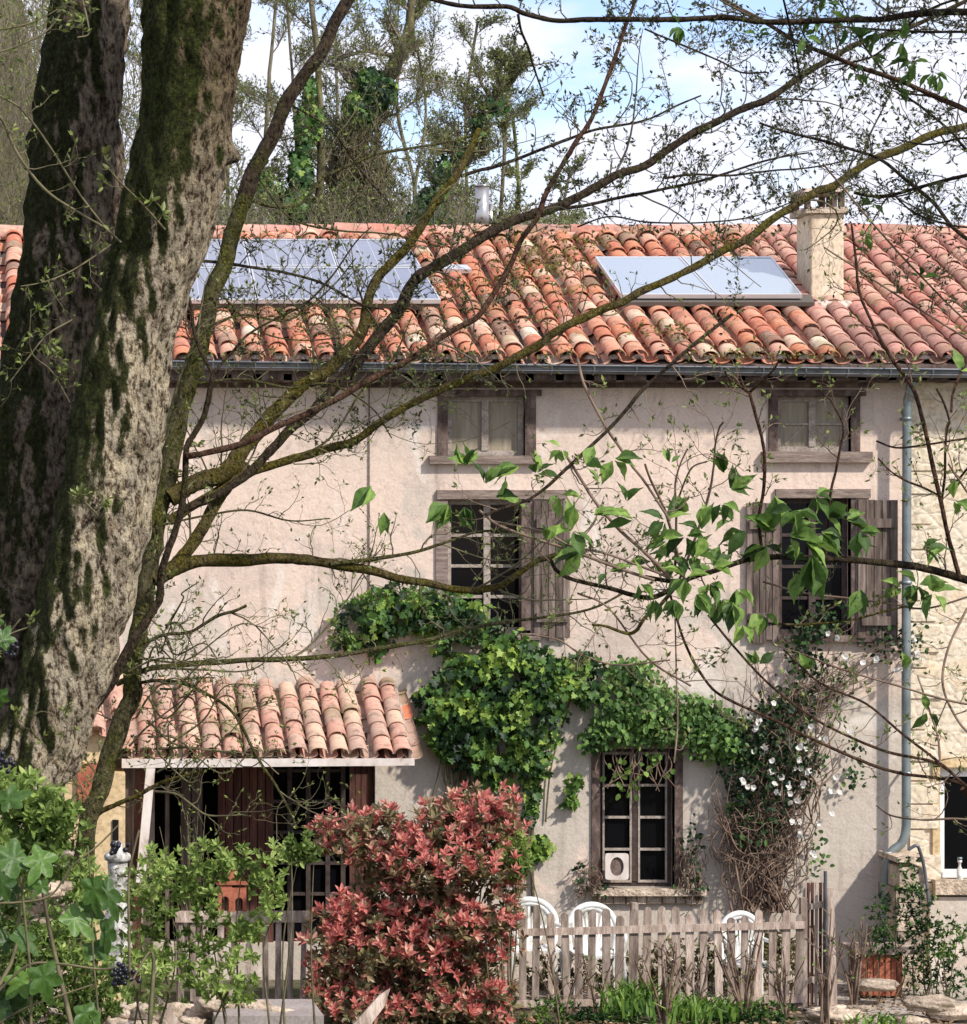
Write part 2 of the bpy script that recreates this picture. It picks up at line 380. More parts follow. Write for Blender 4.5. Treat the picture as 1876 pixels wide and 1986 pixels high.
def mk_bark(name, base, pale, moss, mossy=0.5, scale=16, side=0.0, pale_bias=0.5, stretch=(1, 1, 0.55), high=None):
    m, nt, b, o = newmat(name)
    n = noise_out(nt, scale, 6, stretch, 0.72, dist=0.15)
    c = ramp(nt, n.outputs[0], [(0.36, tuple(x * 0.22 for x in base)), (0.43, base), (pale_bias + 0.08, pale), (0.72, tuple(min(1, x * 1.35) for x in pale))])
    lg = noise_out(nt, scale * 0.2, 5, (1, 1, 0.7), 0.6)
    c = mixc(nt, 0.75, c, ramp(nt, lg.outputs[0], [(0.36, (0.55, 0.48, 0.40)), (0.47, (0.95,)*3), (0.60, (1.3, 1.27, 1.15))]), 'MULTIPLY')
    q = noise_out(nt, scale * 0.13, 8, (1, 1, 0.6), 0.78)
    g = nd(nt, 'ShaderNodeNewGeometry'); sx = nd(nt, 'ShaderNodeSeparateXYZ'); nt.links.new(g.outputs['Normal'], sx.inputs[0])
    ml = nd(nt, 'ShaderNodeMath', operation='MULTIPLY_ADD'); ml.inputs[1].default_value = -side; nt.links.new(sx.outputs[0], ml.inputs[0]); nt.links.new(q.outputs[0], ml.inputs[2])
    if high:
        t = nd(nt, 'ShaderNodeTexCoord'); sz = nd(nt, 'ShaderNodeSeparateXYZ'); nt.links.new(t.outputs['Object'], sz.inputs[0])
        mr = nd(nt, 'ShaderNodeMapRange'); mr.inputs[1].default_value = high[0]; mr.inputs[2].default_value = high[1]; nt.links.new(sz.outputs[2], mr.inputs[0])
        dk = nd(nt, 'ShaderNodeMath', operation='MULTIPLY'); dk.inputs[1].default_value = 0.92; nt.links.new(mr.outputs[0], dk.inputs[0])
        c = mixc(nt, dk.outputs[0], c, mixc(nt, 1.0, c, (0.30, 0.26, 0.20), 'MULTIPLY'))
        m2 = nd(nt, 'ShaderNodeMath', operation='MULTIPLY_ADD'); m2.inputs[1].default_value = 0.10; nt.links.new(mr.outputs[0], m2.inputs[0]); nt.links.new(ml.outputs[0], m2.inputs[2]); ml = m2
    ft = 0.64 - mossy * 0.3
    f = ramp(nt, ml.outputs[0], [(ft - 0.03, (0,)*3), (ft + 0.07, (0.96,)*3)])
    fn = noise_out(nt, scale * 1.4, 5, (1, 1, 0.8), 0.7)
    c = mixc(nt, f, c, ramp(nt, fn.outputs[0], [(0.36, tuple(x * 0.18 for x in moss)), (0.52, moss), (0.70, tuple(min(1, x * 2.6) for x in moss))]))
    nt.links.new(c, b.inputs['Base Color']); b.inputs['Roughness'].default_value = 0.95; b.inputs['Specular IOR Level'].default_value = 0.12
    hm = nd(nt, 'ShaderNodeMath', operation='MULTIPLY_ADD'); hm.inputs[1].default_value = 0.8; nt.links.new(fn.outputs[0], hm.inputs[0]); nt.links.new(n.outputs[0], hm.inputs[2])
    hm2 = nd(nt, 'ShaderNodeMath', operation='MULTIPLY_ADD'); hm2.inputs[1].default_value = 0.9; nt.links.new(lg.outputs[0], hm2.inputs[0]); nt.links.new(hm.outputs[0], hm2.inputs[2])
    bump(nt, b, hm2.outputs[0], 1.0, 0.06)
    return m
M['bark_old'] = mk_bark('bark_mossy_old', (0.085, 0.06, 0.04), (0.29, 0.23, 0.165), (0.024, 0.030, 0.006), 0.52, 38, 0.26, 0.47)
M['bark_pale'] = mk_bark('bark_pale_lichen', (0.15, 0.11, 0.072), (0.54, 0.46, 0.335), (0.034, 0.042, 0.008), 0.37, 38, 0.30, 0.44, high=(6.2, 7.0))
M['bark_green'] = mk_bark('bark_green_grey', (0.095, 0.085, 0.040), (0.20, 0.18, 0.095), (0.115, 0.115, 0.025), 0.5, 60, 0.0)
M['bark_moss'] = mk_bark('bark_yellow_moss', (0.085, 0.062, 0.026), (0.21, 0.17, 0.075), (0.15, 0.125, 0.022), 0.55, 60, 0.0)
M['bark_dark'] = mk_bark('bark_dark_brown', (0.040, 0.028, 0.020), (0.11, 0.082, 0.055), (0.080, 0.076, 0.022), 0.30, 60, 0.0)
M['bark_red'] = mk_bark('bark_reddish', (0.090, 0.045, 0.030), (0.18, 0.105, 0.070), (0.11, 0.10, 0.045), 0.15, 60, 0.0)
M['bark_far'] = mk_bark('bark_far', (0.10, 0.083, 0.052), (0.19, 0.165, 0.115), (0.10, 0.10, 0.030), 0.35, 3, 0.0)
M['twig'] = noisy('twig_bark', [(0.35, (0.070, 0.058, 0.030)), (0.6, (0.15, 0.13, 0.068))], 12, 3, bstr=0)
M['twig_dark'] = noisy('dark_twig_bark', [(0.35, (0.055, 0.044, 0.030)), (0.6, (0.12, 0.10, 0.065))], 12, 3, bstr=0)  # darkened twig copy: silhouette contrast against the sky put into the colour
M['twig_far'] = noisy('far_twig_bark', [(0.35, (0.12, 0.10, 0.065)), (0.6, (0.24, 0.205, 0.14))], 1.5, 3, bstr=0)
M['twig_brown'] = noisy('brown_stem', [(0.35, (0.10, 0.060, 0.042)), (0.6, (0.22, 0.155, 0.11))], 9, 3, bstr=0)
M['bud'] = leafmat('young_buds', [(0, (0.07, 0.075, 0.025)), (0.5, (0.15, 0.18, 0.045)), (1, (0.27, 0.33, 0.08))])
M['leaf_ivy'] = leafmat('ivy_leaves', [(0, (0.008, 0.022, 0.008)), (0.35, (0.028, 0.072, 0.018)), (0.7, (0.10, 0.20, 0.038)), (1, (0.26, 0.36, 0.065))], 0.5, 0.25, 0.3)
M['leaf_ivy_near'] = leafmat('large_ivy_leaves', [(0, (0.016, 0.038, 0.010)), (0.6, (0.060, 0.125, 0.022)), (1, (0.16, 0.28, 0.05))], 0.42, 0.2, 0.3, noise=90)
M['leaf_shrub'] = leafmat('fresh_green_leaves', [(0, (0.060, 0.095, 0.022)), (0.5, (0.18, 0.265, 0.060)), (1, (0.38, 0.48, 0.15))], 0.55, 0.35, 0.25, noise=40)
M['leaf_mid'] = leafmat('soft_green_leaves', [(0, (0.030, 0.062, 0.016)), (0.5, (0.10, 0.185, 0.040)), (1, (0.25, 0.38, 0.085))], 0.55, 0.35, 0.25, noise=60)
M['bud_dark'] = leafmat('dark_buds', [(0, (0.035, 0.035, 0.015)), (0.6, (0.07, 0.08, 0.025)), (1, (0.16, 0.20, 0.05))])  # darker copy of the buds, sky silhouette painted into their colour
M['leaf_red'] = leafmat('red_shoots', [(0, (0.34, 0.075, 0.070)), (0.4, (0.55, 0.16, 0.14)), (0.75, (0.66, 0.27, 0.23)), (1, (0.68, 0.44, 0.32))], 0.5, 0.35, 0.3, noise=30)
M['leaf_photinia'] = leafmat('photinia_green_leaves', [(0, (0.050, 0.060, 0.022)), (0.45, (0.19, 0.165, 0.07)), (0.7, (0.32, 0.25, 0.13)), (0.85, (0.34, 0.15, 0.10)), (1, (0.44, 0.21, 0.15))], 0.38, 0.25, 0.5)
M['leaf_grass'] = leafmat('iris_blades', [(0, (0.05, 0.12, 0.02)), (1, (0.22, 0.36, 0.06))], 0.45, 0.3)
M['petal'] = leafmat('white_petals', [(0, (0.72, 0.70, 0.62)), (1, (0.85, 0.83, 0.80))], 0.6, 0.3, 0.2)
M['berry'] = plain('dark_berries', (0.008, 0.008, 0.014), 0.3)
M['roof_moss'] = leafmat('roof_moss', [(0, (0.06, 0.05, 0.015)), (0.6, (0.16, 0.14, 0.04)), (1, (0.28, 0.27, 0.07))], 0.9, 0.1, 0.1)
M['leaf_vine'] = leafmat('vine_leaves', [(0, (0.025, 0.06, 0.016)), (0.5, (0.085, 0.17, 0.045)), (1, (0.22, 0.36, 0.09))], 0.55, 0.35, 0.25)
M['litter'] = leafmat('dead_leaves', [(0, (0.07, 0.045, 0.025)), (0.6, (0.20, 0.13, 0.07)), (1, (0.36, 0.27, 0.16))], 0.8, 0.1, 0.1)
def mk_pv():
    m, nt, b, o = newmat('solar_cells')
    t = noise_out(nt, 6, 2)
    nt.links.new(ramp(nt, t.outputs[0], [(0.3, (0.12, 0.135, 0.19)), (0.7, (0.15, 0.165, 0.22))]), b.inputs['Base Color'])
    b.inputs['Roughness'].default_value = 0.17; b.inputs['Specular IOR Level'].default_value = 0.9; b.inputs['Coat Weight'].default_value = 1.0; b.inputs['Coat Roughness'].default_value = 0.10
    return m
M['pv'] = mk_pv()
m_, nt_, b_, _ = newmat('collector_glass'); b_.inputs['Base Color'].default_value = (0.50, 0.56, 0.60, 1); b_.inputs['Roughness'].default_value = 0.16; b_.inputs['Metallic'].default_value = 0.55
M['collector'] = m_
M['alu'] = plain('aluminium', (0.66, 0.67, 0.68), 0.4, 0.6)
M['rail'] = plain('flashing_and_gap_shade', (0.11, 0.095, 0.08), 0.6, 0.2)  # dark tone paints the shadow gap under panels; also colours the flashing

# ------------------------------------------------------------------ ground and hill
def terrain_z(x, y):
    if y < 28.2: z = 3.4 * (28.2 - y) / 28.2
    elif y < 44: z = 0.0
    else: z = min(14.0, (y - 44) * 0.18)
    if y < 0: z = 3.4
    return z
g = MB()
xs = np.linspace(-60, 90, 76); ys = np.concatenate([np.linspace(-30, 26, 29), np.linspace(27, 33, 13), np.linspace(36, 300, 45)])
V = [(x, y, terrain_z(x, y) + (0.05 * mnoise.noise(Vector((x, y, 0))) if y < 28 or y > 40 else 0.0)) for y in ys for x in xs]
n = len(xs)
g.add(V, [(j*n+i, j*n+i+1, (j+1)*n+i+1, (j+1)*n+i) for j in range(len(ys)-1) for i in range(n-1)])
tag(g.build('ground', M['ground']), kind='structure')
g = MB()
g.add([(8.6, 29.0, 0.02), (22, 29.0, 0.02), (22, 32.5, 0.02), (5.0, 32.5, 0.02), (5.0, 30.9, 0.02), (8.4, 30.9, 0.02)], [list(range(6))])
tag(g.build('terrace', M['gravel']), kind='structure')
g = MB()
hx = np.linspace(-70, 8, 40); hy = np.linspace(62, 150, 40)
def hill_z(x, y):
    s = min(1, max(0, (4.6 - x) / 8.0)); t = min(1, max(0, (y - 62) / 35.0))
    return 3 + 26 * (s * s * (3 - 2 * s)) ** 0.6 * (t ** 0.5) + 10 * t * s + 0.8 * mnoise.noise(Vector((x * .2, y * .2, 3)))
V = [(x, y, hill_z(x, y)) for y in hy for x in hx]; n = len(hx)
g.add(V, [(j*n+i, j*n+i+1, (j+1)*n+i+1, (j+1)*n+i) for j in range(len(hy)-1) for i in range(n-1)])
tag(g.build('hillside', M['hill']), kind='structure')

# ------------------------------------------------------------------ the farmhouse
WY = 32.4                       # facade plane
def X(px, Y=WY): return (px - PX0) / F * Y
def Z(py, Y=WY): return EYE - (py - PY0) / F * Y
XL, XB, XR = X(-520), X(1768), X(2500)
house = empty('farmhouse', (X(900), WY, 0), 'long rendered farmhouse with tiled roof, solar panels and ivy on its beige wall', 'house')
stoneh = empty('stone_house', (X(2000), WY, 0), 'adjoining house of cream rubble stone right of the grey downpipe', 'house')

def wall_with_holes(name, x0, x1, z0, z1, holes, mat, parent, y=WY, th=0.32, res=0.0):
    xs = sorted({x0, x1, *[h[0] for h in holes], *[h[1] for h in holes]})
    zs = sorted({z0, z1, *[h[2] for h in holes], *[h[3] for h in holes]})
    b = MB()
    def inside(cx, cz): return any(h[0] < cx < h[1] and h[2] < cz < h[3] for h in holes)
    for i in range(len(xs)-1):
        for j in range(len(zs)-1):
            if inside((xs[i]+xs[i+1])/2, (zs[j]+zs[j+1])/2): continue
            b.add([(xs[i], y, zs[j]), (xs[i+1], y, zs[j]), (xs[i+1], y, zs[j+1]), (xs[i], y, zs[j+1])], [(0, 1, 2, 3)])
    for h in holes:
        a, c, d, e = h
        b.add([(a, y, d), (c, y, d), (c, y, e), (a, y, e), (a, y+th, d), (c, y+th, d), (c, y+th, e), (a, y+th, e)],
              [(0, 4, 5, 1), (1, 5, 6, 2), (2, 6, 7, 3), (3, 7, 4, 0)])
    # solid back and ends
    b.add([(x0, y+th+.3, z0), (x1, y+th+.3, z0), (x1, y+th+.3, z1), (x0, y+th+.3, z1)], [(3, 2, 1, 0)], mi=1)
    b.add([(x0, y, z0), (x0, y+th+.3, z0), (x0, y+th+.3, z1), (x0, y, z1)], [(3, 2, 1, 0)])
    b.add([(x1, y, z0), (x1, y+th+.3, z0), (x1, y+th+.3, z1), (x1, y, z1)], [(0, 1, 2, 3)])
    return b.build(name, [mat, M['dark']], parent, smooth=False)
H = lambda a, b, t, d: (X(a), X(b), Z(d), Z(t))
W_att1 = H(868, 1018, 768, 884); W_att2 = H(1508, 1650, 768, 876)
W_mid1 = H(868, 1028, 968, 1228); W_mid2 = H(1512, 1650, 966, 1232)
W_gnd = H(1163, 1308, 1452, 1722); W_porch = H(300, 728, 1486, 1830)
wall_with_holes('wall', XL, XB, -0.3, Z(738), [W_att1, W_att2, W_mid1, W_mid2, W_gnd, W_porch], M['render'], house)
W_st = H(1822, 2010, 1492, 1704)
wall_with_holes('wall', XB, XR, -0.3, Z(738), [W_st], M['rubble'], stoneh)
# gable/back volume of the houses
b = MB(); b.box((XL, WY + .64, -0.3), (XB - .01, WY + 7.4, 6.2)); b.build('rear_walls', M['render'], house, False)
b = MB(); b.box((XB + .01, WY + .64, -0.3), (XR, WY + 7.4, 6.2)); b.build('rear_walls', M['rubble'], stoneh, False)

# ---- roof geometry: slope 0.4
SL = 0.4; EY = WY - 0.38; EZ = EYE + (1000 - 702) / F * EY
RDEP = 4.45
RN = np.array((0, -SL, 1.0)) / math.hypot(1, SL); RS = np.array((0, 1.0, SL)) / math.hypot(1, SL)
def roofpt(px, py, off=0.0):
    """camera ray meets the roof plane raised by off"""
    d = np.array(((px - PX0) / F, 1.0, -(py - PY0) / F)); o = np.array((0, 0, EYE)); p0 = np.array((0, EY, EZ)) + RN * off
    return o + d * (np.dot(p0 - o, RN) / np.dot(d, RN))
def tile_arc(r, th, up, segs=8):
    a = np.linspace(0.06, math.pi - 0.06, segs + 1)
    return np.stack([-r * np.cos(a), (r * 0.78 if up else -r * 0.55) * np.sin(a)], 1)
def add_tile(b, o, u, s, n, length, r0, r1, up, tint, th=0.016, segs=8):
    """o = lower centre on the bed; u across, s up the slope, n normal"""
    lo = tile_arc(r0, th, up, segs); hi = tile_arc(r1, th, up, segs); li = tile_arc(r0 - th, th, up, segs)
    k = segs + 1
    A = [o + u*x + n*y for x, y in lo]; B_ = [o + s*length + u*x + n*(y - 0.012) for x, y in hi]
    C = [o + u*x + n*y for x, y in li]; D = [o + s*0.16 + u*x + n*y for x, y in li]
    V = A + B_ + C + D; fs = []
    for i in range(segs):
        fs.append((i, i+1, k+i+1, k+i)); 
        if up: fs.append((i, 2*k+i, 2*k+i+1, i+1)); fs.append((2*k+i, 3*k+i, 3*k+i+1, 2*k+i+1))
    b.add(V, fs, tint)
def tiled(b, x0, x1, origin, slope_dir, nrm, slen, pitch, expo, r, rand, tints, skew=0.0, wave=0.0, u=np.array((1.0, 0, 0))):
    ncol = int((x1 - x0) / pitch)
    nrow = int(math.ceil(slen / expo))
    for c in range(ncol + 1):
        cx = x0 + c * pitch + rng.normal(0, rand * 0.012)
        dr = rng.normal(0, rand * 0.03)
        for rw in range(nrow):
            s0 = rw * expo + dr * (rw > 0)
            ln = min(expo * 1.25, slen - s0)
            if ln < 0.05: continue
            sag = wave * mnoise.noise(Vector((cx * 0.7, s0 * 0.8, 0)))
            o = origin + u * cx + slope_dir * s0 + nrm * (0.055 + sag + 0.010 * rng.standard_normal() * rand) + u * rng.normal(0, 0.006 * rand)
            rr = r * (1 + rng.normal(0, 0.03 * rand))
            sk = slope_dir + u * (rng.normal(0, 0.02 * rand) + skew)
            tf = tints(cx, s0)
            add_tile(b, o, u, sk / np.linalg.norm(sk), nrm, ln, rr, rr * 0.84, True, tf)
            o2 = o + u * pitch / 2 - nrm * 0.012
            add_tile(b, o2, u, slope_dir, nrm, min(expo * 1.1, slen - s0), rr * 0.95, rr * 0.85, False, tints(cx + 7, s0))
SLEN = RDEP * math.hypot(1, SL)
base0 = np.array((0, EY, EZ))
def tint_old(x, s):
    k = mnoise.noise(Vector((x * 0.55, s * 0.7, 5)))
    t = rng.random()
    if k > 0.25 and rng.random() < 0.5: t = rng.choice([0.58, 0.90, 0.70])
    return float(t)
XJ = X(1648, EY)   # joint between the two roofs at the eaves line
b = MB(); tiled(b, XL, XJ - 0.05, base0, RS, RN, SLEN, 0.262, 0.305, 0.112, 1.0, tint_old, wave=0.03)
b.box((XL, EY + 0.03, EZ - 0.10), (XJ, EY + 0.05, EZ - 0.02), 0.6)
roof = b.build('roof', M['tile'], house)
b = MB(); tiled(b, XJ + 0.05, XR, base0, RS, RN, SLEN, 0.262, 0.305, 0.114, 0.4, lambda x, s: float(rng.random()) if s > 0.7 or rng.random() < .5 else 0.8)
roof2 = b.build('roof', M['tile_pink'], stoneh)
# bed boards under the tiles, both slopes
for x0, x1, par in ((XL, XJ, house), (XJ + .002, XR, stoneh)):
    b = MB(); f0 = base0 + RN * -0.03; f1 = f0 + RS * SLEN
    ridge_y = f1[1]; back = np.array((0, ridge_y + RDEP, f0[2]))
    A = [(x0, f0[1], f0[2]), (x0, f1[1], f1[2]), (x0, back[1], back[2]), (x0, back[1], back[2] - .1), (x0, f1[1], f1[2] - .12), (x0, f0[1], f0[2] - .1)]
    b.prism(A, (x1 - x0, 0, 0)); b.build('roof_deck', M['wood_beam'], par, False)
# mortar plugs at the eaves
b = MB()
for c in range(int((XR - XL) / 0.262) + 1):
    cx = XL + c * 0.262; k = 0.055 + rng.normal(0, 0.006)
    a = np.linspace(0, math.pi, 7)
    o = base0 + RN * 0.035 + np.array((cx, 0.03 + rng.random() * 0.03, 0))
    out = [o + np.array((k * math.cos(t) * 1.2, 0, k * math.sin(t))) for t in a]
    b.prism(out, (0, 0.05, 0))
b.build('eaves_mortar', M['mortar'], roof)
# ridge tiles
rz = base0 + RS * SLEN
for x0, x1, par, mt in ((XL, XJ, roof, M['tile_pink']), (XJ, XR, roof2, M['tile_pink'])):
    b = MB(); x = x0
    while x < x1:
        ln = 0.42; a = np.linspace(-0.15, math.pi + 0.15, 10); tt = float(rng.random()); dz = rng.normal(0, 0.008) + 0.05
        Vs = []
        for xx, rr in ((x, 0.125), (x + ln + 0.05, 0.105)):
            Vs += [(xx, rz[1] - rr * math.cos(t) * 1.1, rz[2] + dz + rr * math.sin(t)) for t in a]
        b.add(Vs, [(i, i+1, 11+i-1+0, 10+i) if False else (i, i+1, 10+i+1, 10+i) for i in range(9)], tt)
        x += ln
    b.box((x0, rz[1] - 0.15, rz[2] - 0.03), (x1, rz[1] + 0.15, rz[2] + 0.06), 0.55)
    b.build('ridge', mt, par)

b = MB()
for (x, y, n_, sx_, sy_) in [(1030, 495, 260, 40, 14), (1080, 515, 240, 36, 14), (990, 540, 160, 30, 12), (1120, 470, 160, 40, 10), (880, 560, 90, 30, 12), (560, 610, 150, 60, 14), (1290, 640, 120, 50, 10), (1440, 470, 100, 40, 8), (1500, 690, 160, 120, 5), (900, 690, 90, 160, 5), (700, 640, 100, 60, 12)]:
    q_ = np.array([roofpt(x + rng.normal(0, sx_), y + rng.normal(0, sy_), .14 + .02 * rng.random()) for _ in range(n_)])
    b.leaves(q_, rng.normal(0, 1, q_.shape) + (0, 0, .6), rng.normal(0, 1, q_.shape), rng.uniform(.03, .065, n_), .6, QUAD, rng.uniform(0, .8, n_))
b.build('moss', M['roof_moss'], roof, False)
# gutter, fascia, rafters ends
def gpt(px, py, Y): return P(px, py, Y)
b = MB()
GY = EY - 0.06
ga = np.linspace(math.pi, 2 * math.pi, 9)
gx = np.linspace(X(-520, GY), X(2500, GY), 30)
def gz(x): 
    px = x / GY * F + PX0
    return EYE - ((704 + (px - 510) * 0.0105) - PY0) / F * GY
Vs = []
for x in gx: Vs += [(x, GY + 0.075 * math.cos(t), gz(x) + 0.085 * math.sin(t)) for t in ga]
b.add(Vs, [(i*9+j, i*9+j+1, (i+1)*9+j+1, (i+1)*9+j) for i in range(29) for j in range(8)])
b.tube([(x, GY - 0.078, gz(x) + 0.004) for x in gx], 0.013, 6)
b.tube([(x, GY - 0.079, gz(x) - 0.055) for x in gx], 0.006, 5)
gut = b.build('gutter', M['zinc_dark'], house)
b = MB()
for px in range(-100, 2400, 82):
    x = X(px + 20, GY); z = gz(x)
    b.tube([(x, GY + 0.08*math.cos(t), z + 0.09*math.sin(t)) for t in np.linspace(math.pi, 2*math.pi, 8)], 0.010, 5)
b.build('bracket', M['zinc'], gut)
b = MB()
b.box((XL, WY - 0.30, Z(742)), (XR, WY + 0.3, Z(726)), 0.4)
b.box((XL, EY + 0.02, EZ - 0.20), (XR, WY - 0.2, EZ - 0.13), 0.5)
b.box((XL, EY + 0.022, EZ - 0.19), (XR, EY + 0.06, EZ - 0.02), 0.5)
for px in range(-500, 2480, 58):
    b.box((X(px), WY - 0.36, Z(742) - 0.005), (X(px) + 0.09, WY + 0.02, Z(738) + 0.06), 0.5)
b.box((XL, WY - 0.05, Z(752)), (X(1690), WY + 0.2, Z(741)), 0.6)
b.build('eaves_board', M['wood_beam'], house, False)

# ---- windows
def casement(par, hole, y, rows, mat_f, mat_g, cols=2, bar_w=0.035, st=0.06, label=None, extra=None, midst=0.075):
    a, c, d, e = hole
    b = MB()
    b.box((a, y, d), (a + st, y + .05, e)); b.box((c - st, y, d), (c, y + .05, e))
    b.box((a + st, y, e - st), (c - st, y + .05, e)); b.box((a + st, y, d), (c - st, y + .05, d + st))
    mid = (a + c) / 2
    b.box((mid - midst/2, y - .012, d + st), (mid + midst/2, y + .05, e - st))
    for side in ((a + st, mid - midst/2), (mid + midst/2, c - st)):
        for r in range(1, rows):
            z = d + st + (e - d - 2*st) * r / rows
            b.box((side[0], y + .008, z - bar_w/2), (side[1], y + .04, z + bar_w/2))
    w = b.build('window', mat_f, par, False, label)
    p = MB(); p.add([(a + st, y + .03, d + st), (c - st, y + .03, d + st), (c - st, y + .03, e - st), (a + st, y + .03, e - st)], [(0, 1, 2, 3)])
    p.build('pane', mat_g, w, False)
    return w
def grow_box(h, l, r, t, bt): return (h[0] - l, h[1] + r, h[2] - bt, h[3] + t)
M['frame_dark'] = noisy('dark_window_wood', [(0.3, (0.035, 0.024, 0.020)), (0.7, (0.085, 0.062, 0.052))], 10, 4, fine=30, bstr=0.3)
w1 = casement(house, W_att1, WY + .08, 1, M['frame'], M['curtained'], label='attic window above the ivy with two undivided panes')
w2 = casement(house, W_att2, WY + .08, 2, M['frame'], M['curtained'], bar_w=0.022, label='attic window under the chimney with small divided panes')
b = MB()   # diagonal strips of tape inside the right attic window
for (x0, y0, x1, y1) in ((1523, 862, 1560, 826), (1586, 832, 1622, 862)):
    b.bar(P(x0, y0, WY + .105), P(x1, y1, WY + .105), 0.018, 0.004)
b.build('strip', M['frame'], w2, False)
w3 = casement(house, W_mid1, WY + .12, 4, M['frame'], M['glass'], label='first floor window half covered by ivy')
w4 = casement(house, W_mid2, WY + .12, 4, M['frame_dark'], M['glass'], label='first floor window behind leafy branches')
w5 = casement(house, W_gnd, WY + .12, 4, M['frame_dark'], M['glass'], bar_w=0.0, label='ground floor window over the stone sill')
b = MB()   # paler glazing bars on the ground floor window
a, c, d, e = W_gnd; mid = (a + c) / 2
for s0, s1 in ((a + .055, mid - .035), (mid + .035, c - .055)):
    for z in [d + .06 + (e - d - .12) * q / 4 for q in range(0, 5)]: b.box((s0, WY + .10, z - .014), (s1, WY + .118, z + .014))
    b.box((s0, WY + .099, d + .06), (s0 + .022, WY + .117, e - .06)); b.box((s1 - .022, WY + .099, d + .06), (s1, WY + .117, e - .06))
b.build('glazing_bar', M['frame'], w5, False)
def surround(par, hole, jl, jr, top, sill, mj, mt, ms, proud=0.03):
    a, c, d, e = hole
    def wob(b, lo, hi):
        b.box(lo, hi, float(rng.random()))
    b = MB(); wob(b, (a - jl, WY - proud, d), (a, WY + .1, e)); b.build('jamb', mj, par, False)
    b = MB(); wob(b, (c, WY - proud, d), (c + jr, WY + .1, e)); b.build('jamb', mj, par, False)
    if top: b = MB(); wob(b, (a - top[0], WY - proud - .02, e), (c + top[1], WY + .1, e + top[2])); b.build('lintel', mt, par, False)
    if sill: b = MB(); wob(b, (a - sill[0], WY - proud - .06, d - sill[2]), (c + sill[1], WY + .1, d)); b.build('sill', ms, par, False)
surround(w1, W_att1, .11, .12, (.20, .18, .07), (.21, .16, .09), M['wood_beam'], M['wood_beam'], M['wood_h'])
surround(w2, W_att2, .10, .10, (.18, .16, .07), (.18, .22, .12), M['wood_beam'], M['wood_beam'], M['wood_h'])
surround(w3, W_mid1, .13, .02, (.12, .40, .10), (.10, .10, .07), M['wood_h'], M['wood_h'], M['wood_h'])
surround(w4, W_mid2, .04, .05, (.05, .21, .10), (.04, .25, .07), M['wood_beam'], M['wood_h'], M['wood_beam'])
surround(w5, W_gnd, .09, .09, None, None, M['wood_beam'], None, None)
b = MB()   # stone sill with a course of small blocks under it
b.box((X(1145), WY - .14, Z(1735)), (X(1365), WY + .02, Z(1722)), 0.8)
x = X(1158)
while x < X(1355):
    w = 0.10 + rng.random() * 0.09
    b.box((x, WY - .07, Z(1752) + rng.random() * .01), (x + w - .02, WY + .02, Z(1736)), float(rng.random())); x += w
b.box((X(1150), WY - .05, Z(1752)), (X(1362), WY + .01, Z(1734)), 0.1)
b.build('sill', M['stone'], w5, False)

def shutter(par, pxa, pxb, pya, pyb, ang, label, y=WY - .03):
    """board shutter standing open against the wall"""
    n = 5; b = MB(); xa, xb = X(pxa), X(pxb)
    for i in range(n):
        u0 = xa + (xb - xa) * i / n; u1 = xa + (xb - xa) * (i + 1) / n - .007
        zt = Z(pya) + rng.normal(0, .006); zb = Z(pyb) + rng.normal(0, .018)
        yo = (u0 - xa) * ang
        b.box((u0, y - .035 - yo, zb), (u1, y - yo, zt), float(rng.random()))
    o = b.build('shutter', M['wood_grey'], par, False, label)
    for f in (.16, .84):
        z = Z(pya) + (Z(pyb) - Z(pya)) * f
        c = MB(); c.box((xa + .02, y - .062 - (xb - xa) * ang, z - .05), (xb - .03, y - .036, z + .05), 0.3); c.build('batten', M['wood_grey'], o, False)
    return o
shutter(house, 1034, 1104, 972, 1240, 0.06, 'weathered board shutter right of the ivy covered window')
shutter(house, 1446, 1508, 975, 1240, 0.04, 'weathered board shutter left of the leafy window')
shutter(house, 1662, 1738, 970, 1248, 0.08, 'weathered board shutter beside the downpipe')
# half closed shutter leaf seen inside the first window reveal
b = MB(); b.box((X(1010), WY - .06, Z(1222)), (X(1028), WY + .115, Z(975)), 0.2); b.build('shutter', M['wood_beam'], house, False)

# downpipe
b = MB(); DY = WY - .21
def tp(pts, Y): return [P(x, y, Y) for x, y in pts]
def smooth(pts, n=6):
    pts = np.asarray(pts, float)
    if len(pts) < 3: return np.array([pts[0] + (pts[-1] - pts[0]) * t for t in np.linspace(0, 1, n + 1)])
    e = np.vstack([2*pts[0] - pts[1], pts, 2*pts[-1] - pts[-2]]); out = []
    for i in range(1, len(e) - 2):
        p0, p1, p2, p3 = e[i-1], e[i], e[i+1], e[i+2]
        for t in np.linspace(0, 1, n, endpoint=False):
            out.append(0.5 * ((2*p1) + (-p0 + p2)*t + (2*p0 - 5*p1 + 4*p2 - p3)*t*t + (-p0 + 3*p1 - 3*p2 + p3)*t**3))
    out.append(e[-2]); return np.array(out)
pipe = [P(1768, 738, WY - .3), P(1764, 765, WY - .25), P(1760, 800, DY), P(1759, 1000, DY), P(1758, 1300, DY), P(1758, 1560, DY), P(1757, 1612, DY), P(1748, 1637, DY), P(1730, 1652, DY), P(1720, 1680, DY), P(1718, 1720, DY), P(1717, 1860, DY)]
b.tube(smooth(pipe, 5), 0.050, 14)
dp = b.build('downpipe', M['zinc'], house)
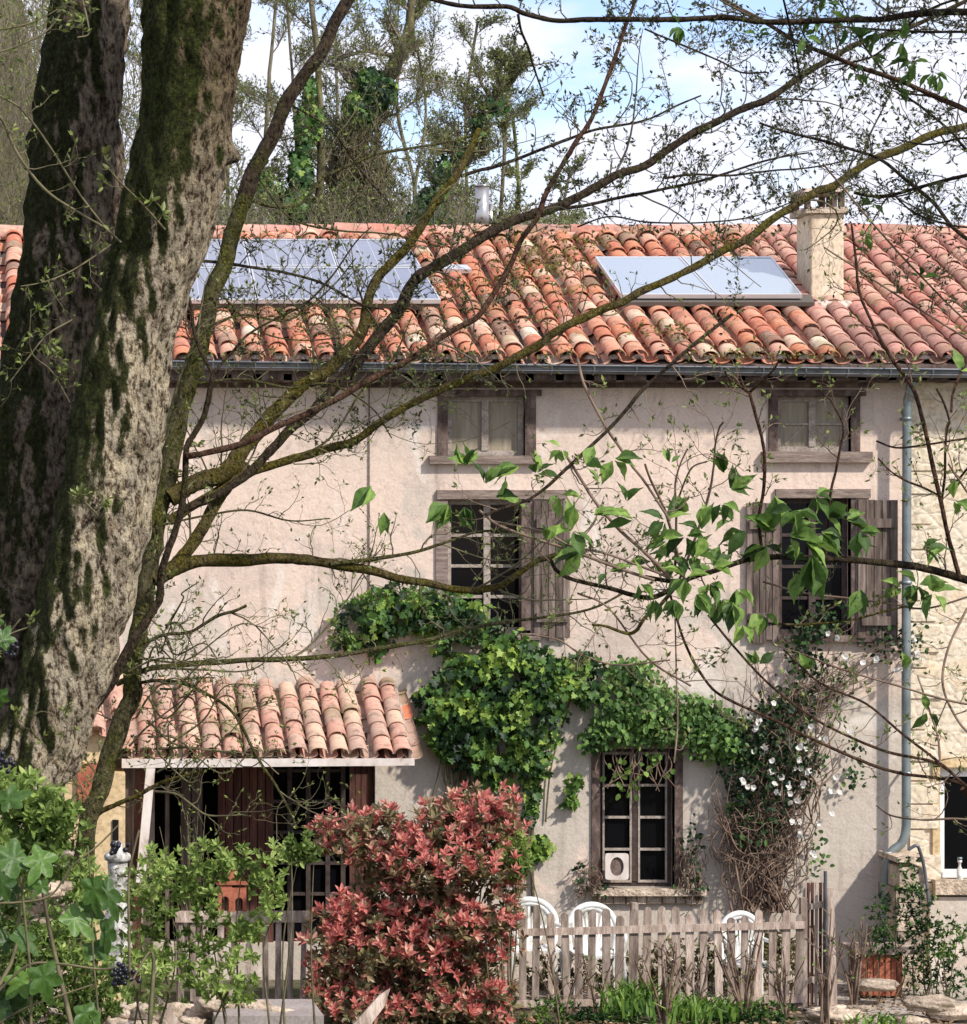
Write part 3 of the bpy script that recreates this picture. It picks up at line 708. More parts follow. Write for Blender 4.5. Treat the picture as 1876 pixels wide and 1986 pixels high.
for py in (812, 1130, 1500, 1655):
    c = MB(); q = P(1759 if py < 1600 else 1722, py, DY); c.tube([q + np.array((0, 0, -.02)), q + np.array((0, 0, .02))], .058, 14, cap=True)
    c.box((q[0] - .01, q[1], q[2] - .012), (q[0] + .01, WY, q[2] + .012)); c.build('pipe_clip', M['zinc'], dp)
# stone quoin strip beside the pipe: the render ends in a raw edge
b = MB()
z = 0.1
while z < Z(745):
    hgt = 0.16 + rng.random() * 0.2; b.box((XB - .02, WY - .025 - rng.random() * .02, z), (XB + .10 + rng.random() * .25, WY + .05, z + hgt - .02), float(rng.random())); z += hgt
b.build('quoin', M['rubble'], stoneh, False)
# right hand white window
w6 = casement(stoneh, W_st, WY + .10, 1, M['white'], M['glass'], st=.09, midst=.11, label='white framed window in the stone wall')
b = MB(); b.box((X(1806), WY - .16, Z(1732)), (X(2040), WY + .08, Z(1704)), .8); b.build('sill', M['stone'], w6, False)
b = MB(); b.box((X(1808), WY - .03, Z(1704)), (X(1822), WY + .08, Z(1480)), .7); b.box((X(1808), WY - .03, Z(1488)), (X(2030), WY + .08, Z(1470)), .5)
b.build('stone_surround', M['ochre'], w6, False)
b = MB(); b.box((X(1798), WY - .10, 0), (XR, WY - .002, Z(1738))); b.build('plinth', M['render'], stoneh, False)
# items on the sill of the white window
t = empty('garden_tap', P(1862, 1708, WY - .08), 'small white bottle standing on the sill of the white window', 'bottle')
t.name = 'bottle'
b = MB(); q = P(1862, 1712, WY - .08); b.lathe(q, [(.030, .0), (.034, .02), (.034, .14), (.014, .18), (.014, .22), (.024, .225), (.024, .25)], 12); b.build('bottle_body', M['plastic'], t)
b = MB(); b.lathe(q + np.array((0, 0, .251)), [(.028, 0), (.028, .03)], 12); b.build('cap', M['zinc'], t)

# chimney
ch0 = roofpt(1605, 586, 0.05)
cy = ch0[1]
def cx_(px): return X(px, cy)
b = MB(); ctop = Z(414, cy)
b.box((cx_(1574), cy, ch0[2] - 0.5), (cx_(1637), cy + 0.62, ctop))
chim = b.build('chimney', M['chimney'], house, False)
bv = chim.modifiers.new('bevel', 'BEVEL'); bv.width = 0.012; bv.segments = 2
b = MB(); b.box((cx_(1562), cy - .05, ctop + .002), (cx_(1643), cy + .66, ctop + .07)); b.build('chimney_slab', M['stone'], chim, False)
b = MB()
for xx in (1568, 1619, 1634):
    for yy in (0.02, .5): b.box((cx_(xx) - .02, cy + yy, ctop + .071), (cx_(xx) + .035, cy + yy + .09, Z(373, cy)))
b.build('chimney_support', M['wood_beam'], chim, False)
b = MB(); b.box((cx_(1558), cy - .03, Z(372, cy)), (cx_(1644), cy + .64, Z(365, cy))); b.build('chimney_cap', M['mortar'], chim, False)
b = MB()
for k in range(9):   # mortar flashing at the foot
    q = roofpt(1566 + k * 9.5, 590 + (k % 2) * 3, .07); b.lathe(q, [(.07, -.05), (.065, .02), (.02, .05)], 8, wob=.1)
b.build('flashing', M['mortar'], chim)
# steel flue behind the ridge
fy = 38.6; b = MB(); b.lathe((X(935, fy), fy, Z(470, fy)), [(.095, 0), (.095, Z(362, fy) - Z(470, fy))], 24)
fl = b.build('flue_pipe', M['steel'], house); c = MB()
c.lathe((X(935, fy), fy, Z(362, fy)), [(.10, 0), (.10, .02), (.02, .03)], 24); c.build('flue_cap', M['steel'], fl)
c = MB(); c.box((X(950, fy), fy - .02, Z(460, fy)), (X(953, fy) + .02, fy + .02, Z(395, fy))); c.build('flue_stay', M['steel'], fl)
# small roof vent window between the arrays
def slabquad(b, corners, h, tint=.5, mi=0):
    a = np.array(corners); b.prism(a, RN * h, tint, mi)
b = MB(); slabquad(b, [roofpt(x, y, .10) for x, y in ((855, 520), (905, 521), (915, 530), (862, 529))], .05)
b.build('roof_vent', M['alu'], house, False)
# cable down the facade
b = MB(); b.tube([P(716, y, WY - .015) for y in np.linspace(750, 1290, 20)] , .007, 5); b.build('cable', M['wood_beam'], house)

# ---- solar panels
def panel(quad, label, grp, nc, nr, cellm, frm, off=.20, name='solar_panel'):
    q = [roofpt(x, y, off) for x, y in quad]   # tl, tr, br, bl
    cen = sum(q) / 4
    t = empty(name, cen, label, 'solar panel', grp)
    def at(u, v, h=0): return (q[0]*(1-u) + q[1]*u)*(1-v) + (q[3]*(1-u) + q[2]*u)*v + RN*h
    g = MB(); slabquad(g, [at(0.012, .02), at(.988, .02), at(.988, .98), at(.012, .98)], .03); g.build('cells', cellm, t, False)
    g = MB()
    wu, wv = .018, .03
    for (u0, u1, v0, v1) in ((0, wu, 0, 1), (1-wu, 1, 0, 1), (wu, 1-wu, 0, wv), (wu, 1-wu, 1-wv, 1)):
        slabquad(g, [at(u0, v0, -.01), at(u1, v0, -.01), at(u1, v1, -.01), at(u0, v1, -.01)], .048)
    g.build('frame', frm, t, False)
    g = MB()
    for i in range(1, nc):
        u = i / nc; slabquad(g, [at(u - .004, .03, .0305), at(u + .004, .03, .0305), at(u + .004, .97, .0305), at(u - .004, .97, .0305)], .0015)
    for i in range(1, nr):
        v = i / nr; slabquad(g, [at(.02, v - .006, .0303), at(.98, v - .006, .0303), at(.98, v + .006, .0303), at(.02, v + .006, .0303)], .0013)
    if nc > 1 or nr > 1: g.build('busbar', M['alu'], t, False)
    g = MB(); slabquad(g, [at(.0, .9, -.10), at(1, .9, -.10), at(1, .97, -.10), at(0, .97, -.10)], .09); slabquad(g, [at(.0, .1, -.10), at(1, .1, -.10), at(1, .17, -.10), at(0, .17, -.10)], .09)
    g.build('mounting_rail', M['rail'], t, False)  # rail colour stands in for the shade under the panel edge
G1 = 'photovoltaic panels of the left array'
rows = [(469, 521), (523, 587)]
def lx(x469, y, x587): return x469 + (y - 469) / 118 * (x587 - x469)
seam = [(322, 330), (473, 499), (636, 677), (786, 856)]
nm = [['behind the old trunk in the upper row', 'in the middle of the upper row', 'at the right end of the upper row'], ['behind the old trunk in the lower row', 'in the middle of the lower row', 'at the right end of the lower row']]
for ri, (ya, yb) in enumerate(rows):
    for k in range(3):
        (a0, a1), (c0, c1) = seam[k], seam[k+1]
        panel([(lx(a0, ya, a1) + 1, ya), (lx(c0, ya, c1) - 1, ya), (lx(c0, yb, c1) - 1, yb), (lx(a0, yb, a1) + 1, yb)],
              'grey blue solar panel ' + nm[ri][k] + ' of the left array', G1, 6, 1, M['pv'], M['alu'])
G2 = 'pale collector panels left of the chimney'
panel([(1154, 503), (1318, 503), (1387, 577), (1205, 577)], 'pale glass collector panel, the one further from the chimney', G2, 1, 1, M['collector'], M['alu'])
panel([(1321, 503), (1496, 503), (1556, 577), (1390, 577)], 'pale glass collector panel beside the chimney', G2, 1, 1, M['collector'], M['alu'])
b = MB(); slabquad(b, [roofpt(x, y, .12) for x, y in ((1205, 579), (1572, 579), (1580, 594), (1214, 594))], .05)
b.build('collector_flashing', M['rail'], house, False)

# ------------------------------------------------------------------ porch
porch = empty('porch', (X(540), 31.6, 0), 'tiled lean-to porch roof on a white beam and post left of the ivy', 'porch')
pY0, pY1 = 31.15, WY - .01
pe = np.array((0, pY0, Z(1470, pY0))); pw = np.array((0, pY1, Z(1338, pY1)))
ps = pw - pe; pl = np.linalg.norm(ps); ps /= pl; pn = np.cross((1, 0, 0), ps)
b = MB(); tiled(b, X(246, pY0), X(790, pY0), pe, ps, pn, pl, 0.2265, 0.265, 0.104, .7, lambda x, s: float(rng.random()), skew=-0.0)
tiles = b.build('roof', M['tile_porch'], porch)
b = MB(); xa, xb = X(240, pY0), X(792, pY0)
b.prism([(xa, *(pe + pn * -.02)[1:]), (xa, *(pw + pn * -.02)[1:]), (xa, *(pw - pn * .08)[1:]), (xa, *(pe - pn * .08)[1:])], (xb - xa, 0, 0)); b.build('roof_deck', M['wood_red'], porch, False)
b = MB(); b.prism([(xb + .003, *(pe + pn * .10 )[1:]), (xb + .003, *(pw + pn * .10)[1:]), (xb + .003, *(pw - pn * .1)[1:]), (xb + .003, *(pe - pn * .1)[1:])], (.03, 0, 0)); b.build('verge_board', M['wood_pale'], porch, False)
b = MB(); b.prism([(X(236, pY0), pY0 - .05, Z(1472, pY0)), (X(803, pY0), pY0 - .05, Z(1471, pY0)), (X(803, pY0), pY0 - .05, Z(1484, pY0)), (X(236, pY0), pY0 - .05, Z(1489, pY0))], (0, .09, 0)); b.build('beam', M['white_wood'], porch, False)
b = MB(); b.bar(P(292, 1489, pY0), P(272, 1712, pY0 - .1), .095, .09); b.build('post', M['white_wood'], porch, False)
b = MB(); b.bar(P(272, 1489, pY0 + .12), P(262, 1900, pY0 + .12), .10, .1, .4); b.build('post', M['wood_red'], porch, False)
b = MB(); b.bar(P(249, 1470, pY0 + .2), P(247, 1900, pY0 + .2), .09, .1, .4); b.build('post', M['wood_grey'], porch, False)
# timber front inside the opening: part of the farmhouse
b = MB(); yb_ = WY + .10
for (x0, x1, t0) in ((352, 372, .5), (373, 395, .7), (716, 728, .6)):
    b = MB(); b.box((X(x0), yb_, 0), (X(x1) - .006, yb_ + .04, Z(1486)), t0); b.build('board', M['wood_grey'], house, False)
b = MB()
x = 424
while x < 520: b.box((X(x), yb_ - .02, 0), (X(x + 15) - .006, yb_ + .03, Z(1486)), float(rng.random())); x += 15.5
x = 680
while x < 715: b.box((X(x), yb_ - .02, 0), (X(x + 11) - .006, yb_ + .03, Z(1486)), float(rng.random())); x += 11.5
b.build('barn_door', M['wood_red'], house, False)
b = MB()
for x in (524, 560, 596, 634, 664): b.box((X(x), yb_ + .02, 0), (X(x) + .05, yb_ + .07, Z(1486)), .3)
for y in (1500, 1560, 1620, 1680, 1740): b.box((X(524), yb_ + .03, Z(y)), (X(664), yb_ + .06, Z(y) + .035), .3)
dr = b.build('glazed_door', M['frame_dark'], house, False)
b = MB(); b.box((X(520), yb_ + .075, 0), (X(670), yb_ + .09, Z(1486))); b.build('pane', M['glass'], dr, False)
b = MB(); b.box((X(318), WY - .25, 0), (X(326), WY - .18, Z(1500)), .7); b.build('porch_prop', M['wood_grey'], porch, False)
# grey leafy stuff leaning on the boards is an old espalier of twigs: built with the plants

# ochre outbuilding left of the porch
ob = empty('outbuilding', (X(120), WY - 1.2, 0), 'low ochre outbuilding behind the mossy trunks with a slit window', 'outbuilding')
oy = 30.9
b = MB(); b.box((X(-400, oy), oy, -.2), (X(212, oy), oy + 1.3, Z(1420, oy))); 
b.box((X(212, oy), oy + .0, -.2), (X(243, oy), oy + 1.3, Z(1500, oy))); b.build('wall', M['ochre'], ob, False)
b = MB(); b.box((X(218, oy), oy - .02, Z(1630, oy)), (X(230, oy), oy + .001, Z(1590, oy))); b.build('window', M['dark'], ob, False)
b = MB(); b.box((X(150, oy), oy - .06, Z(1575, oy)), (X(190, oy), oy - .002, Z(1480, oy))); b.build('door', M['brick'], ob, False)
b = MB(); tiled(b, X(-400, oy), X(230, oy), np.array((0, oy - .15, Z(1425, oy))), ps, pn, 1.6, .228, .31, .094, .8, lambda x, s: float(rng.random())); b.build('roof', M['tile_porch'], ob)

# ------------------------------------------------------------------ fences
def picket_fence(name, label, Y, xs, top, bot, rails, posts, mat, w=15, slope=0.0, x_ref=0):
    f = empty(name, P(sum(xs) / len(xs), 1960, Y), label, 'fence')
    ii = 0
    for x in xs:
        dz = rng.normal(0, 5); lean = rng.normal(0, .014); s = slope * (x - x_ref); ww = w * Y / F * (1 + rng.normal(0, .08)) / 2
        c = P(x, top + s + dz, Y); z0 = P(x, bot, Y)[2]; ln = rng.normal(0, .006)
        ln += lean; o = [(c[0] - ww + ln, Y - .03, z0), (c[0] + ww + ln, Y - .03, z0), (c[0] + ww, Y - .03, c[2] - ww)]
        o += [(c[0] + ww * math.cos(a), Y - .03, c[2] - ww + ww * math.sin(a)) for a in np.linspace(.3, math.pi - .3, 6)] + [(c[0] - ww, Y - .03, c[2] - ww)]
        b = MB(); b.prism(o, (0, .02, 0), float(rng.random())); b.build('picket', mat, f, False)
    for (xa, ya, xb, yb, h) in rails:
        b = MB(); b.bar(P(xa, ya, Y - .045), P(xb, yb, Y - .045), h * Y / F, .025, .8); b.build('rail', mat, f, False)
    for (x, t, wd) in posts:
        b = MB(); q = P(x, t, Y); hw = wd * Y / F / 2; b.box((q[0] - hw, Y - .008, -.2), (q[0] + hw, Y + .09, q[2]), .3); b.build('post', mat, f, False)
    return f
FY = 30.4
picket_fence('picket_fence', 'weathered picket fence in front of the white chairs, round topped slats', FY, [987 + 26.9 * i for i in range(22)], 1766, 1962,
             [(1005, 1809, 1562, 1794, 14), (980, 1948, 1562, 1938, 13)], [(1232, 1752, 13), (1560, 1742, 12)], M['wood_pale'])
picket_fence('picket_fence', 'pale picket fence below the porch left of the red shrub', FY, [352, 374, 398, 428, 455, 483, 514, 540, 565, 590], 1790, 1962,
             [(340, 1778, 606, 1778, 22), (340, 1950, 606, 1946, 12)], [(350, 1770, 14)], M['wood_pale'], w=11)
# garden gate panel with the thin post, right end of the fence
gate = empty('garden_gate', P(1590, 1960, FY), 'small wooden gate with slats hanging on the leaning post', 'gate')
for x in range(1560, 1602, 8):
    b = MB(); b.bar(P(x, 1712, FY + .1), P(x - 1, 1955, FY + .1), .028, .018, float(rng.random())); b.build('slat', M['wood_red'] if x % 3 else M['wood_pale'], gate, False)
for (ya, yb) in ((1762, 1752), (1905, 1893)):
    b = MB(); b.bar(P(1556, ya, FY + .08), P(1604, yb, FY + .08), .06, .03, .6); b.build('rail', M['wood_pale'], gate, False)
post = empty('gate_post', P(1612, 1960, FY), 'pale leaning post with a dark iron pole at the gate', 'post')
b = MB(); b.bar(P(1609, 1722, FY - .02), P(1616, 1970, FY - .02), .075, .08, .7); b.build('post', M['wood_pale'], post, False)
b = MB(); b.tube([P(1601, 1690, FY - .08), P(1603, 1800, FY - .08), P(1606, 1975, FY - .08)], .018, 8); b.build('iron_pole', M['zinc_dark'], post)

# ------------------------------------------------------------------ white plastic chairs
def chair(x, ytop, Y, w, lab):
    q = P(x, ytop, Y); t = empty('garden_chair', (q[0], Y, q[2] - .92), lab, 'chair', 'white plastic garden chairs behind the picket fence')
    z0 = q[2] - .92; hw = w * Y / F / 2
    arc = [(q[0] + hw * math.cos(a), Y, q[2] - .25 + .25 * math.sin(a)) for a in np.linspace(0, math.pi, 17)]
    arc = [(q[0] + hw * .93, Y - .02, q[2] - .50)] + arc + [(q[0] - hw * .93, Y - .02, q[2] - .50)]
    b = MB(); b.tube(smooth(arc, 2), .034, 8)
    b.tube(smooth([(p[0] * .86 + q[0] * .14, p[1] + .004, p[2] - .035) for p in arc[2:-2]], 2), .030, 6)
    b.build('back_rim', M['plastic'], t)
    b = MB()
    for k in range(-4, 5):
        a = math.pi / 2 - k * .27
        top = np.array((q[0] + hw * .96 * math.cos(a), Y + .004, q[2] - .25 + .245 * math.sin(a)))
        bt = np.array((q[0] + k * .022, Y - .02, z0 + .44)); b.bar(top, bt, .027, .012)
    b.build('back_slats', M['plastic'], t, False)
    b = MB(); b.box((q[0] - hw * .95, Y - .46, z0 + .415), (q[0] + hw * .95, Y + .01, z0 + .44)); b.build('seat', M['plastic'], t, False)
    for sx in (-1, 1):
        for yy, spl in ((-.44, .02), (-.02, .05)):
            b = MB(); b.bar((q[0] + sx * hw * .92, Y + yy, z0 + .43), (q[0] + sx * hw * 1.05, Y + yy * 1.1 + spl, z0), .05, .035); b.build('leg', M['plastic'], t, False)
        b = MB(); b.tube(smooth([(q[0] + sx * hw * .95, Y - .02, z0 + .66), (q[0] + sx * hw * 1.08, Y - .22, z0 + .66), (q[0] + sx * hw * 1.05, Y - .43, z0 + .64), (q[0] + sx * hw * .95, Y - .44, z0 + .43)], 4), .022, 8)
        b.build('armrest', M['plastic'], t)
chair(1026, 1745, 31.25, 104, 'white plastic garden chair with fan back, the one beside the red shrub')
chair(1148, 1755, 31.35, 92, 'white plastic garden chair under the window sill, partly behind pickets')
chair(1436, 1772, 31.3, 80, 'white plastic garden chair behind the middle of the picket fence')

# ------------------------------------------------------------------ small garden things
t = empty('framed_oval', P(1196, 1712, WY - .08), 'square white frame with an oval opening standing on the window sill', 'frame')
Yf = WY - .10; b = MB(); c = P(1197, 1681, Yf); hw, hh = .13, .145
outer = [(c[0] + hw * max(-1, min(1, 1.35 * math.cos(a))), Yf, c[2] + hh * max(-1, min(1, 1.35 * math.sin(a)))) for a in np.linspace(0, 2*math.pi, 33)[:-1]]
inner = [(c[0] + .075 * math.cos(a), Yf, c[2] + .105 * math.sin(a)) for a in np.linspace(0, 2*math.pi, 33)[:-1]]
V = outer + inner + [(x, y + .03, z) for x, y, z in outer] + [(x, y + .03, z) for x, y, z in inner]
fs = []
for i in range(32):
    j = (i + 1) % 32; fs += [(i, j, 32 + j, 32 + i), (i, 64 + i, 64 + j, j), (32 + i, 32 + j, 96 + j, 96 + i), (64 + i, 96 + i, 96 + j, 64 + j)]
b.add(V, fs); b.build('frame', M['white_wood'], t, False)
b = MB(); b.add([(x, y + .025, z) for x, y, z in inner], [list(range(32))]); b.build('backing', M['wood_beam'], t, False)

t = empty('arched_ornament', P(450, 1768, FY), 'red terracotta ornament with two arched openings on the fence rail', 'ornament')
Y = FY - .06
def arch_block(b, xa, xb, yt, yb, Y, dep):
    a = P(xa, yb, Y); c = P(xb, yt, Y); cx = (a[0] + c[0]) / 2; r = (c[0] - a[0]) * .27; zc = a[2] + (c[2] - a[2]) * .42
    arc = [(cx + r * math.cos(t), Y, zc + r * math.sin(t)) for t in np.linspace(0, math.pi, 12)]
    L_ = [(a[0], Y, a[2]), (a[0], Y, c[2]), (cx, Y, c[2]), *arc[::-1][:6][::-1][::-1]]
    # left and right halves round the arch
    lh = [(a[0], Y, a[2]), (cx - r, Y, a[2])] + [arc[11 - i] for i in range(6)] + [(cx, Y, zc + r), (cx, Y, c[2]), (a[0], Y, c[2])]
    rh = [(2 * cx - x, y, z) for x, y, z in lh][::-1]
    b.prism(lh, (0, dep, 0)); b.prism(rh, (0, dep, 0))
b = MB(); arch_block(b, 424, 450, 1715, 1768, Y, .14); arch_block(b, 450, 478, 1722, 1768, Y, .14)
b.build('arches', M['brick'], t, False)
b = MB(); q0 = P(420, 1716, Y); q1 = P(482, 1716, Y)
b.prism([(q0[0], Y - .02, q0[2]), (q1[0], Y - .02, q0[2]), ((q0[0] + q1[0]) / 2, Y - .02, q0[2] + .16)], (0, .19, 0)); b.build('roof', M['brick'], t, False)

t = empty('garden_pillar', P(228, 1880, 28.6), 'mottled white stone pillar with a turned cap among the shrub leaves', 'pillar')
Y = 28.6; s_ = Y / F; q = P(228, 1885, Y)
def zz(py): return P(0, py, Y)[2] - q[2]
b = MB(); b.lathe(q, [(30*s_, zz(1885)), (27*s_, zz(1850)), (29*s_, zz(1790)), (24*s_, zz(1770)), (20*s_, zz(1742)), (23*s_, zz(1722)), (20*s_, zz(1712)), (19*s_, zz(1690)), (19*s_, zz(1672))], 20, wob=.04); b.build('shaft', M['pillar'], t)
b = MB(); b.lathe(q, [(19*s_, zz(1671)), (25*s_, zz(1668)), (26*s_, zz(1660)), (24*s_, zz(1656)), (15*s_, zz(1652)), (12*s_, zz(1640)), (8*s_, zz(1632))], 20); b.build('cap', M['pillar'], t)

def rock(b, c, r, sx=1.3, sy=1., sz=.7, tint=None, seed=0):
    n1, n2 = 26, 16; V = []
    for i in range(n2 + 1):
        th = math.pi * i / n2
        for j in range(n1):
            ph = 2 * math.pi * j / n1
            d = Vector((math.sin(th) * math.cos(ph), math.sin(th) * math.sin(ph), math.cos(th)))
            k = 1 + .34 * mnoise.noise(d * 1.7 + Vector((seed * 3.1, seed, 0))) + .16 * mnoise.noise(d * 4.5 + Vector((seed, 0, seed))) + .07 * mnoise.noise(d * 11 + Vector((0, seed, 0)))
            # squarish
            m_ = max(abs(d.x), abs(d.y), abs(d.z)); k *= .75 + .25 / m_
            V.append((c[0] + d.x * r * sx * k, c[1] + d.y * r * sy * k, c[2] + d.z * r * sz * k))
    b.add(V, [(i*n1+j, (i+1)*n1+j, (i+1)*n1+(j+1) % n1, i*n1+(j+1) % n1) for i in range(n2) for j in range(n1)], float(rng.random()) if tint is None else tint)
def stones(name, label, spots, Y, cat='stones', r=.15, mat=None):
    b = MB()
    for k, (x, y, rr) in enumerate(spots):
        rock(b, P(x, y, Y + rng.normal(0, .1)), rr * Y / F, seed=k + x * .01)
    return tag(b.build(name, mat or M['stone']), label, cat)
for k, (spots, Y, lab) in enumerate([
    ([(62 + i * 13 + rng.normal(0, 4), 1752 - i * 15 + j * 34 + rng.normal(0, 4), 21) for i in range(8) for j in range(7)], 28.9, 'dry stone wall stepping up behind the bright green leaves'),
    ([(20 + i * 30 + rng.normal(0, 6), 1962 + j * 26 + rng.normal(0, 5), 24) for i in range(18) for j in range(4)], 28.3, 'low dry stone edging along the bottom left of the garden')]):
    stones('stone_wall', lab, spots, Y, 'stone wall')
rk = [(1010, 2000, 26), (1060, 1995, 22), (1290, 1992, 34), (1345, 1998, 28), (1620, 1962, 44), (1575, 1985, 34), (1545, 1990, 22), (1700, 1905, 36), (1668, 1950, 18), (1800, 1940, 40), (1846, 1955, 44), (1770, 1975, 34), (1830, 1990, 46)]
rl = ['pale rock by the foot of the red shrub', 'small rock below the left half of the picket fence', 'broad pale rock below the green iris clump', 'rock at the right of the broad pale rock', 'large flat rock beside the gate post foot', 'rock in front of the gate', 'small rock left of the gate rocks', 'flat rock in front of the slatted planter', 'small rock between sapling and gate post', 'mossy rock below the ivy bush at the right', 'mossy rock at the right edge below the sill', 'rock in front of the terrace near the right corner', 'rock in the bottom right corner']
for k, ((x, y, r_), lab) in enumerate(zip(rk, rl)):
    b = MB(); rock(b, P(x, y + 6, 29.6 if y > 1930 else 30.6), r_ * 30 / F * .8, 1.45, 1.0, .42, seed=k * 2.3)
    tag(b.build('rock', M['stone']), lab, 'rock', 'garden rocks')

# grey topped bench and the black sheet at the bottom edge
t = empty('low_table', P(520, 2060, 28), 'low grey board table at the bottom edge below the pale pickets', 'table')
Y = 28.0; b = MB(); b.box((P(415, 0, Y)[0], Y - .1, P(0, 2010, Y)[2]), (P(626, 0, Y)[0], Y + .1, P(0, 1967, Y)[2])); b.box((P(415, 0, Y)[0], Y + .1, P(0, 1990, Y)[2]), (P(626, 0, Y)[0], Y + .9, P(0, 1968, Y)[2])); b.build('tabletop', M['slab'], t, False)
for x in (425, 612):
    for yy in (-.06, .8): b = MB(); q = P(x, 2010, Y); b.box((q[0], Y + yy, q[2] - .45), (q[0] + .06, Y + yy + .06, q[2])); b.build('leg', M['slab'], t, False)
t = MB(); t.add([P(362, 1944, 28.6), P(418, 1950, 28.6), P(418, 2010, 28.3), P(392, 1984, 28.2), P(372, 1962, 28.4)], [(0, 1, 2, 3, 4)])
o = tag(t.build('black_sheet', M['black_sheet'], smooth=False), 'crumpled black plastic sheet beside the low grey table', 'sheet'); md = o.modifiers.new('th', 'SOLIDIFY'); md.thickness = .02
for (a, c, w, lab) in (((302, 1930), (352, 2010), .10, 'pale pointed plank leaning by the black sheet'), ((757, 1918), (690, 2004), .12, 'grey pointed plank in front of the red shrub')):
    p0 = P(*a, 27.8); p1 = P(*c, 27.7); d = (p1 - p0) / np.linalg.norm(p1 - p0); sd_ = np.cross(d, (0, 1, 0)); b = MB()
    b.prism([p0, p0 + d * .16 + sd_ * w * .5, p1 + sd_ * w * .6, p1 - sd_ * w * .6, p0 + d * .12 - sd_ * w * .35], (0, .04, 0), .9)
    tag(b.build('plank', M['wood_pale'], smooth=False), lab, 'plank')

# slatted planter and stone pier by the downpipe
t = empty('planter', P(1715, 1910, 31.3), 'slatted red wooden planter on the terrace under the downpipe', 'planter')
Y = 31.0; b = MB(); x = 1672
while x < 1752: b.box((P(x, 0, Y)[0], Y, .05), (P(x + 9.5, 0, Y)[0], Y + .03, P(0, 1852, Y)[2]), float(rng.random())); x += 11.5
b.build('slats', M['brick'], t, False)
b = MB(); b.box((P(1660, 0, Y)[0], Y - .03, P(0, 1851, Y)[2]), (P(1790, 0, Y)[0], Y + .55, P(0, 1842, Y)[2]), .6); b.build('rim', M['wood_pale'], t, False)
b = MB(); b.box((P(1673, 0, Y)[0], Y + .04, .04), (P(1750, 0, Y)[0], Y + .5, P(0, 1858, Y)[2])); b.build('box', M['wood_beam'], t, False)
t = empty('stone_pier', P(1770, 1900, 31.9), 'stone pier with pale cap beside the bend of the downpipe', 'pier')
Y = 31.75; b = MB()
z = 0
while z < P(0, 1672, Y)[2] - .05:
    h = .14 + rng.random() * .12; b.box((P(1741, 0, Y)[0] + rng.normal(0, .01), Y + rng.normal(0, .01), z), (P(1792, 0, Y)[0] + rng.normal(0, .012), WY, min(z + h, P(0, 1672, Y)[2]) - .01), float(rng.random())); z += h
b.build('masonry', M['stone'], t, False)
b = MB(); b.box((P(1738, 0, Y)[0], Y - .03, P(0, 1672, Y)[2]), (P(1796, 0, Y)[0], WY, P(0, 1662, Y)[2]), .9); b.build('cap', M['stone'], t, False)
b = MB(); b.tube(smooth([P(1763, 1648, Y - .05), P(1778, 1640, Y - .05), P(1786, 1655, Y - .05), P(1794, 1690, Y - .05), P(1803, 1760, Y - .05)], 5), .018, 6); tag(b.build('hose', M['zinc_dark']), 'dark hose bent over the stone pier cap', 'hose')

# ------------------------------------------------------------------ plants: helpers
def nrmv(v): return v / (np.linalg.norm(v, axis=-1, keepdims=True) + 1e-9)
def blob_pts(blobs, n, Yc, dep, edge=1.0):
    """points inside a union of ellipsoids given in frame units (x, y, rx, ry[, yshift])"""
    area = np.array([b[2] * b[3] for b in blobs], float); cnt = rng.multinomial(n, area / area.sum()); out = []
    for b, c in zip(blobs, cnt):
        p = rng.standard_normal((c, 3)); p = nrmv(p) * (rng.random((c, 1)) ** .45) * edge
        for q in p:
            Y = Yc + q[1] * dep * (min(b[2], b[3]) / 100.0)
            out.append(P(b[0] + q[0] * b[2], b[1] + q[2] * b[3], Y))
    return np.array(out)
def clump_tint(pos, sc, lo, hi, jit=.2, sd=0.0):
    k = np.array([mnoise.noise(Vector((p[0] * sc + sd, p[1] * sc, p[2] * sc))) for p in pos])
    return np.clip((k * .8 + .5) * (hi - lo) + lo + rng.normal(0, jit, len(pos)), 0, 1)
DOWN = np.array((0, 0, -1.0)); FRONT = np.array((0, -1.0, 0))

# ---- ivy and roses on the facade
ivy = empty('climbing_ivy', P(1000, 1740, WY - .1), 'dense green ivy climbing the wall between porch and ground floor window', 'climbing plant')
blobs = [(780, 1180, 85, 48), (712, 1205, 62, 50), (680, 1235, 40, 26), (850, 1185, 80, 42), (905, 1225, 80, 55), (955, 1280, 90, 62), (960, 1350, 145, 72), (1010, 1310, 110, 60), (900, 1395, 90, 60), (1010, 1400, 84, 60),
         (955, 1455, 100, 44), (1070, 1330, 76, 52), (1125, 1290, 46, 28), (1140, 1345, 34, 26), (880, 1430, 50, 40), (1035, 1480, 40, 30)]
pos = blob_pts(blobs, 7000, WY - .18, .50, 1.12)
pos = pos[[mnoise.noise(Vector((p[0] * 3.1, p[2] * 3.1, 2))) < .36 for p in pos]]
pos[:, 1] = np.minimum(pos[:, 1], WY - .02)
b = MB(); d = nrmv(DOWN + rng.normal(0, .7, pos.shape)); nn = nrmv(FRONT * 1.0 + np.array((.1, 0, .7)) + rng.normal(0, .6, pos.shape))
b.leaves(pos, d, nn, rng.uniform(.045, .105, len(pos)), .95, IVY, clump_tint(pos, 3.2, .0, 1.0, .24)); b.build('leaves', M['leaf_ivy'], ivy, False)
b = MB()
tend = [(735, 1240, 20, 40), (1035, 1530, 22, 36), (1030, 1575, 18, 22), (945, 1500, 30, 22), (1115, 1520, 18, 26), (1105, 1555, 14, 16), (1045, 1640, 32, 26), (1018, 1670, 22, 20), (975, 1520, 26, 20)]
